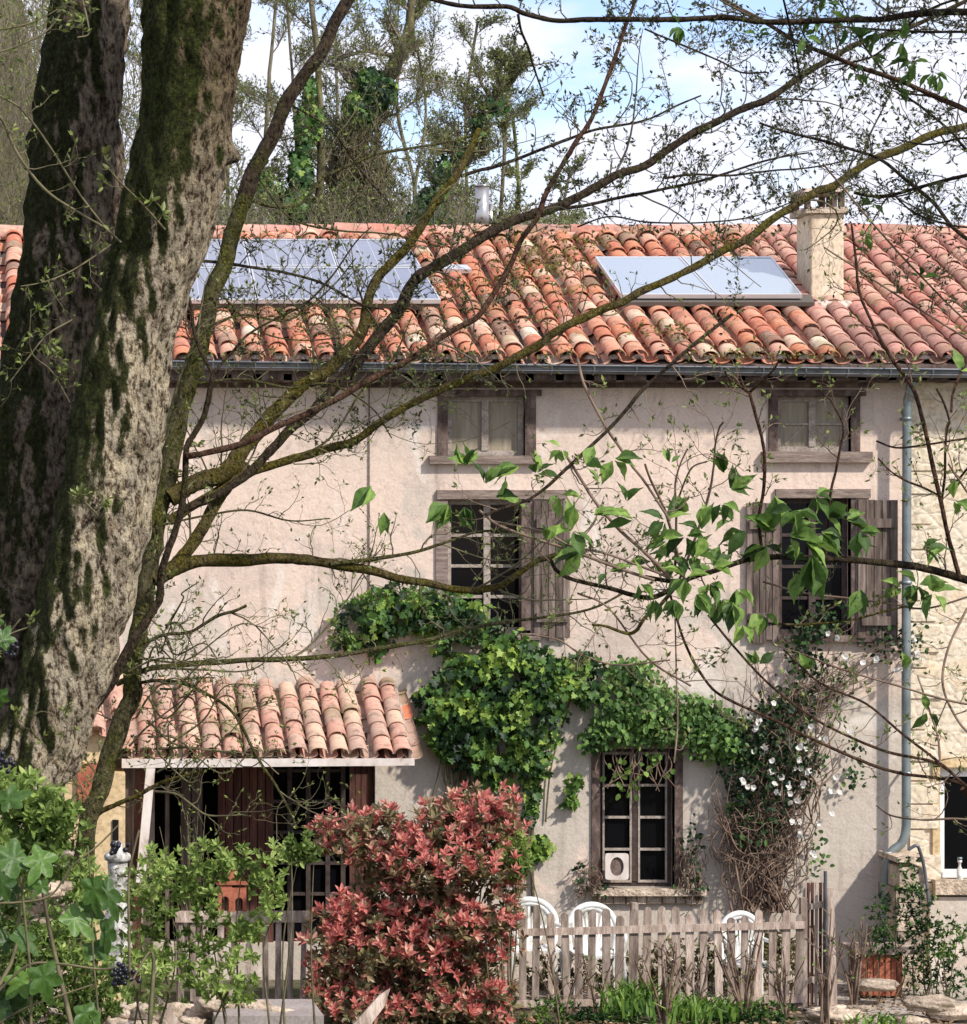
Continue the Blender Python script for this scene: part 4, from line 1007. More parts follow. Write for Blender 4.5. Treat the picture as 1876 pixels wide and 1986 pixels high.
pos = blob_pts(tend, 420, WY - .09, .3); pos[:, 1] = np.minimum(pos[:, 1], WY - .02)
b.leaves(pos, nrmv(DOWN + rng.normal(0, .6, pos.shape)), nrmv(FRONT + rng.normal(0, .5, pos.shape)), rng.uniform(.06, .11, len(pos)), .9, IVY, clump_tint(pos, 3, .2, .9, .2)); b.build('hanging_sprays', M['leaf_ivy'], ivy, False)
b = MB()
for k in range(26):
    x0 = rng.uniform(860, 1080); pts = [P(x0 + rng.normal(0, 6), 1600 - rng.random() * 60, WY - .03), P(x0 + rng.normal(0, 18), 1480, WY - .05), P(x0 + rng.normal(0, 50), 1330, WY - .06)]
    b.tube(smooth(pts, 5), .010, 5, jit=.1)
b.tube(smooth([P(1035, 1770, WY - .04), P(1032, 1640, WY - .04), P(1036, 1500, WY - .05), P(1025, 1380, WY - .05)], 6), .02, 6)
for k in range(14):
    x0 = rng.uniform(855, 940); b.tube(smooth([P(x0, 1455, WY - .1), P(x0 + rng.normal(0, 12), 1500, WY - .12), P(x0 + rng.normal(0, 14), 1535 + rng.random() * 30, WY - .06)], 4), .008, 4)
b.build('stems', M['twig'], ivy)

vine = empty('climbing_vine', P(1330, 1740, WY - .1), 'bright green climber arching over the ground floor window', 'climbing plant')
blobs = [(1190, 1410, 44, 36), (1225, 1310, 50, 36), (1235, 1360, 80, 46), (1290, 1385, 80, 48), (1345, 1395, 75, 46), (1400, 1420, 52, 44), (1155, 1435, 30, 26), (1420, 1455, 36, 30), (1370, 1445, 40, 30), (1262, 1428, 70, 18)]
pos = blob_pts(blobs, 3700, WY - .18, .55, 1.14)
pos = pos[[mnoise.noise(Vector((p[0] * 3.4, p[2] * 3.4, 8))) < .32 for p in pos]]; pos[:, 1] = np.minimum(pos[:, 1], WY - .02)
b = MB(); b.leaves(pos, nrmv(DOWN + rng.normal(0, .7, pos.shape)), nrmv(FRONT + np.array((.1, 0, .7)) + rng.normal(0, .5, pos.shape)), rng.uniform(.04, .085, len(pos)), .75, OVAL, clump_tint(pos, 3.2, .2, 1.0, .25, 4))
b.build('leaves', M['leaf_vine'], vine, False)
b = MB()
for k in range(20):
    x0 = rng.uniform(1170, 1300); pts = [P(x0, 1440, WY - .12), P(x0 + rng.normal(0, 14), 1470 + rng.random() * 20, WY - .16), P(x0 + rng.normal(0, 18), 1495 + rng.random() * 50, WY - .18)]
    b.tube(smooth(pts, 5), .006, 4)
b.build('stems', M['twig_brown'], vine)
b = MB(); pos = blob_pts([(1230, 1490, 80, 40), (1215, 1530, 50, 30), (1270, 1470, 50, 25)], 46, WY - .15, .2)
b.leaves(pos, nrmv(DOWN + rng.normal(0, .6, pos.shape)), nrmv(FRONT + rng.normal(0, .5, pos.shape)), rng.uniform(.06, .09, len(pos)), .8, OVAL, rng.uniform(.4, 1, len(pos))); b.build('hanging_sprays', M['leaf_mid'], vine, False)

rose = empty('climbing_rose', P(1480, 1740, WY - .3), 'climbing rose with white flowers and a tangle of bare brown stems', 'climbing plant')
b = MB()
def rose_stem(x0, y0, x1, y1, r=.008, w=16, Y0=WY - .22, n=6):
    pts = []
    for i in range(n):
        t_ = i / (n - 1); pts.append(P(x0 + (x1 - x0) * t_ + rng.normal(0, w) * math.sin(math.pi * t_), y0 + (y1 - y0) * t_ + rng.normal(0, w * .6) * math.sin(math.pi * t_), Y0 + rng.normal(0, .08)))
    b.tube(smooth(pts, 4), np.linspace(r, r * .5, (n - 1) * 4 + 1), 5)
for k in range(85): rose_stem(rng.uniform(1420, 1545), 1770, rng.uniform(1380, 1590), rng.uniform(1480, 1650), rng.uniform(.005, .012))
for k in range(80): rose_stem(rng.uniform(1385, 1560), rng.uniform(1560, 1720), rng.uniform(1385, 1570), rng.uniform(1500, 1700), .006, 22)
for k in range(60): rose_stem(rng.uniform(1440, 1600), rng.uniform(1500, 1640), rng.uniform(1440, 1660), rng.uniform(1260, 1480), rng.uniform(.005, .010), 20)
for k in range(30): rose_stem(rng.uniform(1520, 1600), rng.uniform(1330, 1420), rng.uniform(1500, 1790), rng.uniform(1200, 1330), .006, 18)
for k in range(26): rose_stem(rng.uniform(1310, 1360), rng.uniform(1700, 1760), rng.uniform(1300, 1370), rng.uniform(1590, 1680), .006, 10, WY - .08)
for k in range(26): rose_stem(rng.uniform(1120, 1170), rng.uniform(1700, 1760), rng.uniform(1110, 1175), rng.uniform(1640, 1720), .005, 8, WY - .1)
b.build('stems', M['twig_brown'], rose)
blobs = [(1440, 1470, 55, 70), (1490, 1420, 60, 80), (1500, 1520, 70, 90), (1540, 1370, 50, 50), (1440, 1560, 40, 60), (1560, 1480, 50, 70), (1470, 1620, 60, 40), (1560, 1270, 40, 60), (1590, 1215, 50, 30)]
pos = blob_pts(blobs, 2300, WY - .22, .45); pos[:, 1] = np.minimum(pos[:, 1], WY - .02)
b = MB(); b.leaves(pos, nrmv(rng.normal(0, 1, pos.shape)), nrmv(FRONT + rng.normal(0, .7, pos.shape)), rng.uniform(.04, .075, len(pos)), .7, OVAL, clump_tint(pos, 2, 0, .4, .15, 9)); 
pos = blob_pts([(1345, 1640, 30, 70), (1340, 1720, 50, 20), (1590, 1660, 24, 50), (1610, 1330, 50, 70), (1720, 1250, 60, 40), (1660, 1480, 30, 60), (1130, 1690, 24, 26), (1160, 1730, 40, 14), (1770, 1240, 40, 50), (1600, 1180, 60, 26)], 500, WY - .15, .3); pos[:, 1] = np.minimum(pos[:, 1], WY - .02)
b.leaves(pos, nrmv(rng.normal(0, 1, pos.shape)), nrmv(FRONT + rng.normal(0, .7, pos.shape)), rng.uniform(.04, .07, len(pos)), .7, OVAL, clump_tint(pos, 2, 0, .5, .15, 9)); b.build('leaves', M['leaf_ivy'], rose, False)
fl_xy = [(1495,1368),(1464,1415),(1459,1457),(1493,1495),(1547,1489),(1551,1475),(1570,1500),(1515,1510),(1510,1540),(1540,1535),(1527,1552),(1549,1551),(1569,1498),(1615,1533),(1620,1512),(1617,1582),(1556,1614),(1590,1432),(1604,1438),(1548,1447),(1555,1451),(1654,1420),(1687,1434),(1483,1449),(1575,1410),(1440,1515),(1460,1528),(1452,1525),(1505,1525),(1580,1662),(1574,1655),(1628,1537),(1604,1534),(1670,1285),(1700,1278),(1772,1245),(1780,1262),(1745,1300),(1600,1225),(1625,1235),(1640,1282),(1455,1390),(1470,1400),(1530,1530),(1500,1475),(1530,1520),(1560,1520),(1590,1590),(1540,1590)]
b = MB()
for (x, y) in fl_xy:
    for k in range(1 + int(rng.random() < .5)):
        c = P(x + rng.normal(0, 3), y + rng.normal(0, 3), WY - .34 - .08 * rng.random()); fn = nrmv(FRONT + rng.normal(0, .35, 3)); npet = 9
        for j in range(npet):
            a = 2 * math.pi * j / npet * 1.0; ux = nrmv(np.cross(fn, (0, 0, 1))); uz = np.cross(ux, fn)
            d = (ux * math.cos(a) + uz * math.sin(a)) + fn * (.25 if j % 2 else .9)
            b.leaves(c[None], d[None], fn[None] - d[None] * .2, np.array([rng.uniform(.028, .042)]), .9, PETAL, rng.random())
b.build('flowers', M['petal'], rose, False)

# ---- red photinia
pho = empty('red_shrub', P(820, 1985, 29.5), 'large photinia shrub with red young leaves in front of the porch', 'shrub')
PB = [(905, 1560, 44, 30), (865, 1575, 44, 34), (955, 1590, 36, 36), (985, 1565, 22, 34), (930, 1610, 66, 40), (840, 1620, 50, 36), (990, 1630, 26, 40), (955, 1680, 60, 44), (880, 1670, 70, 50), (740, 1590, 40, 24), (690, 1600, 40, 28), (640, 1612, 34, 24), (665, 1640, 44, 22), (760, 1630, 60, 34), (720, 1665, 46, 26), (800, 1680, 60, 44),
      (740, 1715, 50, 26), (830, 1740, 90, 40), (690, 1770, 60, 26), (640, 1790, 40, 22), (760, 1785, 70, 34), (870, 1790, 80, 34), (960, 1790, 50, 28), (990, 1760, 22, 20), (905, 1840, 80, 34), (790, 1840, 90, 36), (680, 1830, 70, 40), (640, 1880, 44, 40), (730, 1900, 80, 40), (850, 1895, 70, 34), (930, 1890, 50, 30),
      (970, 1930, 36, 22), (890, 1950, 80, 30), (800, 1960, 80, 30), (690, 1960, 70, 34), (960, 1975, 44, 20), (620, 1930, 22, 26), (985, 1720, 26, 24)]
def whorls(b, cen, dirs, nl, ln, wid, tmpl, tfun, spread=.9):
    for c, dr in zip(cen, dirs):
        k = nl + rng.integers(-1, 3); dr = dr / np.linalg.norm(dr); u = nrmv(np.cross(dr, (.3, .2, 1))); v = np.cross(dr, u)
        a = rng.random() * 6.28 + np.arange(k) * 2.4; op = spread * (.35 + .65 * np.arange(k) / k)
        d = dr[None] * np.cos(op)[:, None] + (u[None] * np.cos(a)[:, None] + v[None] * np.sin(a)[:, None]) * np.sin(op)[:, None]
        nn = dr[None] * .9 - (u[None] * np.cos(a)[:, None] + v[None] * np.sin(a)[:, None]) * .5
        pos = c[None] - dr[None] * (np.arange(k) / k * ln * .35)[:, None]
        b.leaves(pos, d, nn + rng.normal(0, .15, nn.shape), ln * rng.uniform(.75, 1.15, k), wid, tmpl, tfun(k))
b = MB(); b2 = MB(); b3 = MB()
SUNV = np.array(tuple(to_sun))
area = np.array([q[2] * q[3] for q in PB], float); mid = P(820, 1830, 29.9)
for q, c_ in zip(PB, rng.multinomial(1750, area / area.sum())):
    for _ in range(c_):
        v = nrmv(rng.standard_normal(3)) * rng.random() ** .4
        v = v * (1 + abs(rng.normal(0, .16)))
        c = P(q[0] + v[0] * q[2] * 1.08 + rng.normal(0, 5), q[1] - v[2] * q[3] * 1.15 + rng.normal(0, 7), 29.55 + v[1] * 1.1 * min(q[2], q[3]) / 100 + .25 * math.sin(q[0] * .07))
        dr = nrmv(nrmv(c - mid) * .5 + np.array((0, -.45, .8)) + rng.normal(0, .33, 3))
        red = v[2] * .85 - v[1] * .35 + rng.normal(0, .42) + .7 * mnoise.noise(Vector(tuple(c * 2.1))) > .06
        if red: whorls(b, c[None], dr[None], 7, float(rng.uniform(.075, .11)), .38, LANCE, lambda n: np.clip(rng.normal(.52, .28, n), 0, 1), 1.15)
        else: whorls(b2, c[None], nrmv(dr + rng.normal(0, .4, 3))[None], 7, .095, .44, LANCE, lambda n: np.clip(rng.normal(.5, .3, n), 0, 1), 1.4)
for c in blob_pts(PB, 1300, 29.75, 1.0, 1.22): whorls(b2, c[None], nrmv(np.array((0, -.5, .6)) + rng.normal(0, .6, 3))[None], 6, .085, .40, LANCE, lambda n: np.clip(rng.normal(.5, .35, n), 0, 1), 1.5)
for k in range(90):
    e = blob_pts(PB, 1, 29.8, .6)[0]; s0 = P(820 + rng.normal(0, 50), 1985, 29.9)
    b3.tube(smooth([s0, s0 * .5 + e * .5 + rng.normal(0, .07, 3), e], 5), np.linspace(.02, .004, 11), 5)
b.build('red_leaves', M['leaf_red'], pho, False); b2.build('green_leaves', M['leaf_photinia'], pho, False); b3.build('stems', M['twig_brown'], pho)

# ---- bright green shrub bottom left
def leafy_mass(name, label, blobs, n, Y, dep, ln, mat, cat='shrub', foot=None, nl=6, wid=.42, tlo=.1, thi=.9, stems=14, tm=LANCE, up=.5, spread=1.3):
    t = empty(name, foot if foot is not None else P(blobs[0][0], 1990, Y), label, cat); b = MB(); b3 = MB()
    cen = blob_pts(blobs, n, Y, dep, 1.28 if cat == 'shrub' else 1.1)
    tt = clump_tint(cen, 2.5, tlo, thi, .12)
    for c, tv in zip(cen, tt): whorls(b, c[None], nrmv(np.array((0, -.5, up)) + rng.normal(0, .6, 3))[None], nl, ln, wid, tm, lambda k: np.clip(tv + rng.normal(0, .15, k), 0, 1), spread)
    for k in range(stems):
        e = cen[rng.integers(len(cen))]; s0 = np.array((e[0] + rng.normal(0, .12), Y + .05, P(0, 2010, Y)[2])); b3.tube(smooth([s0, s0 * .5 + e * .5 + rng.normal(0, .12, 3), e], 5), np.linspace(.011, .003, 11), 4)
    b.build('leaves', mat, t, False); b3.build('stems', M['twig'], t); return t
leafy_mass('green_shrub', 'fresh green leafy shrub at the foot of the old trunk', [(50, 1560, 70, 50), (100, 1610, 60, 44), (30, 1620, 50, 50), (60, 1680, 60, 40), (120, 1590, 30, 30), (20, 1540, 40, 40), (50, 1640, 60, 50)], 360, 11.2, .3, .048, M['leaf_shrub'], stems=3)
leafy_mass('green_shrub', 'fresh green leafy shrub in front of the porch post', [(300, 1680, 50, 34), (285, 1750, 45, 60), (330, 1730, 44, 50), (285, 1840, 44, 60), (400, 1690, 36, 50), (390, 1740, 28, 36), (445, 1670, 44, 30), (500, 1690, 44, 34), (545, 1665, 36, 30), (520, 1740, 34, 50), (420, 1810, 70, 30),
    (400, 1880, 40, 50), (460, 1880, 40, 50), (440, 1920, 50, 30), (300, 1900, 60, 50), (340, 1850, 30, 40), (470, 1800, 40, 24)], 560, 26.5, .6, .082, M['leaf_shrub'], tlo=.15, thi=1.0, stems=9)
leafy_mass('green_shrub', 'small green branch tip against the dark doorway left of the red shrub', [(583, 1640, 26, 22), (600, 1655, 20, 18), (570, 1655, 16, 12)], 40, 25, .3, .08, M['leaf_shrub'], foot=P(590, 1990, 25), stems=3)
leafy_mass('green_shrub', 'pale green undergrowth behind the large ivy leaves', [(158, 1690, 34, 30), (150, 1770, 44, 44), (80, 1830, 60, 44), (20, 1760, 44, 50), (150, 1870, 60, 44), (190, 1930, 60, 36), (40, 1900, 60, 60), (120, 1950, 90, 30), (20, 1960, 60, 50), (20, 1840, 50, 50)], 800, 12.2, .35, .036, M['leaf_shrub'], tlo=0, thi=.85, stems=6)
leafy_mass('green_shrub', 'yellow green sprig between red shrub and wall', [(985, 1660, 26, 26), (1000, 1690, 24, 20), (1005, 1640, 16, 20)], 60, 29.3, .3, .09, M['leaf_shrub'], foot=P(990, 1990, 29.3), stems=6)
leafy_mass('border_plants', 'brown and olive border plants behind the picket fence against the wall', [(1080, 1890, 90, 60), (1200, 1900, 80, 60), (1320, 1890, 90, 70), (1430, 1880, 90, 70), (1530, 1880, 50, 60), (1500, 1830, 60, 40)], 620, 31.6, .3, .07, M['leaf_photinia'], cat='border plants', tlo=0, thi=.6, stems=60)
# iris / day lily clumps in front of the fence
def blades(x, y, n, h, Y, lab):
    b = MB(); c = P(x, y, Y)
    for k in range(n):
        s0 = c + np.array((rng.normal(0, .13), rng.normal(0, .1), 0)); a = rng.normal(0, .5); ln = h * rng.uniform(.6, 1.1); w = .013
        p1 = s0 + np.array((a * ln * .3, rng.normal(0, .05), ln * .6)); p2 = s0 + np.array((a * ln * .85, rng.normal(-.05, .08), ln * .9))
        b.add([s0 - (w, 0, 0), s0 + (w, 0, 0), p1 + (w, 0, 0), p1 - (w, 0, 0), p2], [(0, 1, 2, 3), (3, 2, 4)], float(rng.random()))
    return tag(b.build('iris_clump', M['leaf_grass'], smooth=False), lab, 'plant', 'iris clumps along the fence')
blades(1222, 1968, 110, .42, 29.7, 'bright green iris clump below the middle of the picket fence')
blades(1340, 1985, 90, .36, 29.6, 'iris clump between the two bare vine stumps')
blades(1395, 1990, 70, .36, 29.6, 'smaller iris clump right of the other iris leaves')
blades(1700, 1996, 40, .2, 29.3, 'low grass tuft on the pale terrace edge')
leafy_mass('ground_ivy', 'dark low ivy cover below the picket fence', [(1080, 1965, 90, 26), (1180, 1975, 60, 22), (1480, 1965, 60, 26), (1440, 1985, 120, 20), (1130, 1990, 160, 16)], 380, 29.5, .3, .06, M['leaf_ivy'], cat='ground cover', tlo=.1, thi=.8, stems=0, tm=IVY, nl=4)
leafy_mass('ivy_bush', 'ivy bush beside the stone pier under the white window', [(1725, 1780, 40, 50), (1715, 1830, 40, 30), (1760, 1700, 26, 40), (1775, 1760, 30, 50), (1800, 1800, 50, 50), (1840, 1850, 60, 50), (1790, 1860, 50, 50), (1830, 1920, 60, 40)], 620, 30.9, .5, .055, M['leaf_ivy'], tlo=0, thi=.7, stems=30, tm=IVY, nl=4)

b = MB(); q_ = np.array([P(0, 0, 1) * 0 + np.array((X(rng.uniform(960, 1876), 30), rng.uniform(28.8, 32.2), 0)) for _ in range(2600)])
for p in q_: p[2] = .035 + .03 * rng.random()
b.leaves(q_, rng.normal(0, 1, q_.shape) * (1, 1, .25), np.array((0, 0, 1.0)) + rng.normal(0, .35, q_.shape), rng.uniform(.03, .07, len(q_)), .6, OVAL, rng.random(len(q_)))
tag(b.build('leaf_litter', M['litter'], smooth=False), 'brown fallen leaves scattered on the ground along the fence', 'leaf litter', kind='stuff')
# ---- bare pruned vines and rose stocks in front of the fence
def bare_shrub(x, ybase, ytop, n, spread, Y, lab, mat, r=.014, name='bare_shrub'):
    t = empty(name, P(x, ybase, Y), lab, 'shrub', 'bare brown shrubs in front of the fence'); b = MB(); lb = MB()
    base = P(x, ybase, Y); h = P(x, ytop, Y)[2] - base[2]
    for k in range(n):
        dx = rng.normal(0, spread) * Y / F; hh = h * rng.uniform(.65, 1.05)
        pts = [base + np.array((rng.normal(0, .02), rng.normal(0, .02), -.1)), base + np.array((dx * .35, rng.normal(0, .03), hh * .4)), base + np.array((dx * .8, rng.normal(0, .05), hh * .75)), base + np.array((dx * 1.1, rng.normal(0, .06), hh))]
        sp = smooth(pts, 4); b.tube(sp, np.linspace(r, r * .35, len(sp)), 5, jit=.08)
        for q in range(4):
            i = rng.integers(4, len(sp) - 1); d = nrmv(np.array((rng.normal(0, 1), rng.normal(0, .4), .8))) * rng.uniform(.06, .16); b.tube([sp[i], sp[i] + d * .6, sp[i] + d + (0, 0, .02)], [r * .35, r * .3, r * .18], 4)
            p_ = (sp[i] + d)[None]; lb.leaves(p_, nrmv(rng.normal(0, 1, (1, 3)) + (0, 0, .8)), nrmv(rng.normal(0, 1, (1, 3))), np.array([.04]), .5, OVAL, rng.random())
    b.build('stems', mat, t); lb.build('buds', M['leaf_ivy'], t, False)
bare_shrub(1095, 1995, 1835, 7, 24, 29.8, 'bare brown stems at the left end of the picket fence', M['twig_brown'])
bare_shrub(1160, 1990, 1850, 5, 18, 29.9, 'thin bare stems beside the green iris clump', M['twig_brown'])
bare_shrub(1290, 1995, 1825, 9, 30, 29.6, 'bare pruned vine stump below the fence post', M['twig_brown'], .02)
bare_shrub(1352, 1985, 1840, 6, 24, 29.8, 'bare stems behind the iris leaves', M['twig_brown'])
bare_shrub(1445, 1995, 1800, 9, 28, 29.6, 'bare pruned vine near the right end of the picket fence', M['twig_brown'], .018)
bare_shrub(1525, 1995, 1850, 6, 18, 29.8, 'bare stems by the last pickets', M['twig_brown'])
bare_shrub(1598, 2000, 1770, 6, 20, 29.4, 'tall bare shoots crossing the gate', M['twig_brown'], .015)
bare_shrub(1690, 1850, 1790, 5, 30, 31.2, 'dry stems in the slatted planter', M['twig_brown'], .01)
bare_shrub(1655, 1975, 1780, 8, 18, 29.9, 'single stemmed bare rose tree with a knotted head', M['twig_brown'], .016, 'rose_tree')
bare_shrub(370, 1900, 1560, 12, 30, 30.9, 'dry grey espalier twigs against the porch boards', M['twig'], .010)

# ------------------------------------------------------------------ foreground trees
def path(s, w, Y, n=6, wob=.0):
    """'x,y x,y ...' in frame units; w = widths at the ends (or list), Y = distances at the ends"""
    q = np.array([[float(c) for c in p.split(',')] for p in s.split()])
    m = len(q); seg = np.r_[0, np.cumsum(np.linalg.norm(np.diff(q, axis=0), axis=1))]; seg /= seg[-1]
    Ys = np.interp(seg, np.linspace(0, 1, len(Y)), Y); ws = np.interp(seg, np.linspace(0, 1, len(w)), w)
    pts = smooth(np.array([P(x, y, yy) for (x, y), yy in zip(q, Ys)]), n)
    k = len(pts); rad = np.interp(np.linspace(0, m - 1, k), np.arange(m), ws * Ys / F / 2)
    if wob:
        rad = rad * (1 + wob * np.array([mnoise.noise(Vector(tuple(p * 9))) for p in pts]))
        pts = pts + np.array([[mnoise.noise(Vector(tuple(p * 5))) for _ in (0,)] * 1 + [0, mnoise.noise(Vector(tuple(p * 5 + 7)))] for p in pts]) * rad[:, None] * .45
    return pts, rad
def grow(b, bb, s0, d, ln, r, lvl, px, bud, up=.22, seg=6):
    """one twig with side twigs and buds; px = size of one frame unit here"""
    pts = [np.array(s0)]; d = nrmv(np.array(d, float)); bend = rng.normal(0, .20, 3) * (1, .5, 1)
    for i in range(seg):
        d = nrmv(d + bend * .5 + rng.normal(0, .27, 3) * (1, .6, 1) + np.array((0, 0, up * .35))); pts.append(pts[-1] + d * ln / seg)
    pts = np.array(pts); rad = np.linspace(r, max(r * .4, .42 * px), len(pts))
    b.tube(pts, rad, 4 if r > 2.2 * px else 3)
    if lvl > 0:
        for i in range(1, seg + 1):
            if rng.random() < .58:
                t = pts[i] - pts[i-1]; sdv = nrmv(np.array((rng.normal(), rng.normal() * .5, rng.normal() + .25)))
                grow(b, bb, pts[i], nrmv(nrmv(t) * .8 + sdv * .8), ln * rng.uniform(.25, .5), rad[i] * .65, lvl - 1, px, bud, up)
    if bb is not None:
        k = 2 + int(rng.random() * 2); e = pts[-1]
        dd = nrmv(d + rng.normal(0, .6, (k, 3))); bb.leaves(np.repeat(e[None], k, 0), dd, nrmv(rng.normal(0, 1, (k, 3))), bud * px * rng.uniform(.7, 1.4, k), .42, OVAL if bud > 16 else QUAD, rng.uniform(0, 1, k))
        for i in range(2, seg):
            if rng.random() < .14:
                dd = nrmv(d + rng.normal(0, .8, (1, 3))); bb.leaves(pts[i][None], dd, nrmv(rng.normal(0, 1, (1, 3))), np.array([bud * px * .7]), .42, QUAD, rng.random())
def twigs(b, bb, pts, rad, step, ln, lvl=1, bud=11, up=.25, skip=.12, prob=1.0, r=1.6):
    seg = np.r_[0, np.cumsum(np.linalg.norm(np.diff(pts, axis=0), axis=1))]
    px = pts[:, 1].mean() / F; tot = seg[-1]; s = tot * skip
    while s < tot:
        i = min(len(pts) - 2, int(np.searchsorted(seg, s)) - 1 if s > 0 else 0); i = max(i, 0)
        f = (s - seg[i]) / (seg[i+1] - seg[i] + 1e-9); p = pts[i] * (1 - f) + pts[i+1] * f; t = nrmv(pts[i+1] - pts[i])
        if rng.random() < prob:
            side = rng.choice([-1, 1]); pr = np.array((-t[2], rng.normal(0, .45), t[0])) * side
            grow(b, bb, p, t * rng.uniform(.35, 1.0) + pr, ln * px * rng.uniform(.4, 1.25), min(rad[i] * .6, r * px * rng.uniform(.8, 1.4)), lvl, px, bud, up)
        s += step * px * rng.uniform(.5, 1.5)
def tree_part(parent, name, mat, specs, tw=None, buds=None, budmat='bud', sides=8, wob=.12, tmat='twig', label=None, sub=None):
    b = MB(); tb = MB(); bb = MB()
    for sp in specs:
        pts, rad = path(*sp[:3], wob=wob); rad = rad * (.80 if name == 'branch' else .92); b.tube(pts, rad, sides, jit=.05)
        if tw:
            k = dict(tw); k.update(sp[3] if len(sp) > 3 else {}); twigs(tb, bb if buds else None, pts, rad, **k)
            if sub:
                px = pts[:, 1].mean() / F
                for _ in range(sub[0]):
                    i = rng.integers(len(pts) // 5, len(pts) - 1); t = nrmv(pts[i] - pts[i-1]); pr = np.array((-t[2], rng.normal(0, .3), t[0])) * rng.choice([-1, 1])
                    P2 = [pts[i]]; d = nrmv(t * 1.1 + pr * rng.uniform(.4, .9)); ln = sub[1] * px * rng.uniform(.6, 1.2); bend = rng.normal(0, .12, 3) * (1, .4, 1)
                    for q in range(10): d = nrmv(d + bend + rng.normal(0, .10, 3) * (1, .5, 1) + np.array((0, 0, .03))); P2.append(P2[-1] + d * ln / 10)
                    P2 = np.array(P2); rr = np.linspace(min(rad[i] * .6, 2.6 * px), .7 * px, 11); tb.tube(P2, rr, 5); twigs(tb, bb if buds else None, P2, rr, **k)
    o = b.build(name, mat, parent, label=label)
    if tb.n: tb.build('twigs', M[tmat], o)
    if bb.n: bb.build('buds', M[budmat], o, False)
    return o

def displaced_trunk(name, s, w, Y, parent, mat, sides=110, n=26, amp=.034, label=None, seed=0.0, knobs=()):
    pts, rad = path(s, w, Y, n=n); t = nrmv(np.gradient(pts, axis=0)); u = nrmv(np.cross(t, (0.02, 1, 0.02))); v = np.cross(t, u)
    a = np.arange(sides) * 2 * math.pi / sides; V = np.zeros((len(pts), sides, 3))
    for i in range(len(pts)):
        for j in range(sides):
            dd = u[i] * math.cos(a[j]) + v[i] * math.sin(a[j]); p = pts[i] + dd * rad[i]
            q = Vector((p[0] * 9 + seed, p[1] * 9, p[2] * 2.6)); q2 = Vector((p[0] * 26, p[1] * 26 + seed, p[2] * 9)); q3 = Vector((p[0] * 2.2, p[1] * 2.2, p[2] * 1.3 + seed))
            k = abs(mnoise.noise(q)) * amp * 1.4 + mnoise.noise(q2) * amp * .75 + mnoise.noise(q3) * amp * 2.4
            for kp, kr, kh in knobs:
                dk = np.linalg.norm(p - kp); k += kh * math.exp(-(dk / kr) ** 2)
            V[i, j] = pts[i] + dd * (rad[i] + k)
    b = MB(); m = len(pts)
    b.add(V.reshape(-1, 3), [(i*sides+j, i*sides+(j+1) % sides, (i+1)*sides+(j+1) % sides, (i+1)*sides+j) for i in range(m-1) for j in range(sides)])
    return b.build(name, mat, parent, label=label)

# 1. the old twin-trunked tree at the left
old = empty('old_tree', P(40, 1900, 13.6), 'massive old tree with two mossy lichen covered trunks at the left edge', 'tree')
displaced_trunk('trunk', '215,-260 190,-60 174,60 162,140 150,260 148,350 136,450 120,560 98,700 76,860 60,1000 40,1150 12,1300 -20,1450 -60,1650 -80,2100 -100,2500', [140, 150, 175, 195, 225, 240, 280], [14.2, 13.9, 13.7, 13.6], old, M['bark_old'], seed=3, label='darker left trunk, thick with moss')
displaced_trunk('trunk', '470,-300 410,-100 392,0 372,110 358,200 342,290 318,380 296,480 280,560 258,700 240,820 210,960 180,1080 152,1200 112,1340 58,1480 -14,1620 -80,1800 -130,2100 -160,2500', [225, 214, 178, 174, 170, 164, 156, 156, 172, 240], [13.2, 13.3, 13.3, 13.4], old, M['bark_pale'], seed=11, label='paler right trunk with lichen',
    knobs=[(P(438, 300, 13.2), .045, .07), (P(430, 335, 13.2), .04, -.05), (P(452, 285, 13.2), .02, .05), (P(262, 930, 13.1), .05, .03), (P(300, 855, 13.1), .05, .03)])
moss = MB()
mp_ = []
for _ in range(5200):
    y = rng.normal(22, 30); c0 = P(388 - (y - 20) * .12, y, 13.2); th = rng.uniform(-.95, .75); r_ = (100 - y * .12) * 13.2 / F * 1.02
    if mnoise.noise(Vector((th * 2.2, y * .03, 1))) < -.05 + (y - 20) * .006: continue
    mp_.append(c0 + np.array((math.sin(th) * r_, -math.cos(th) * r_, 0)))
mp_ = np.array(mp_)
moss.leaves(mp_, nrmv(rng.normal(0, 1, mp_.shape)), nrmv(FRONT + rng.normal(0, .6, mp_.shape)), rng.uniform(.006, .014, len(mp_)), .8, QUAD, rng.random(len(mp_)) * .5)
moss.build('moss_cushion', M['leaf_mid'], old, False)
TW = dict(step=55, ln=110, lvl=1, bud=13)
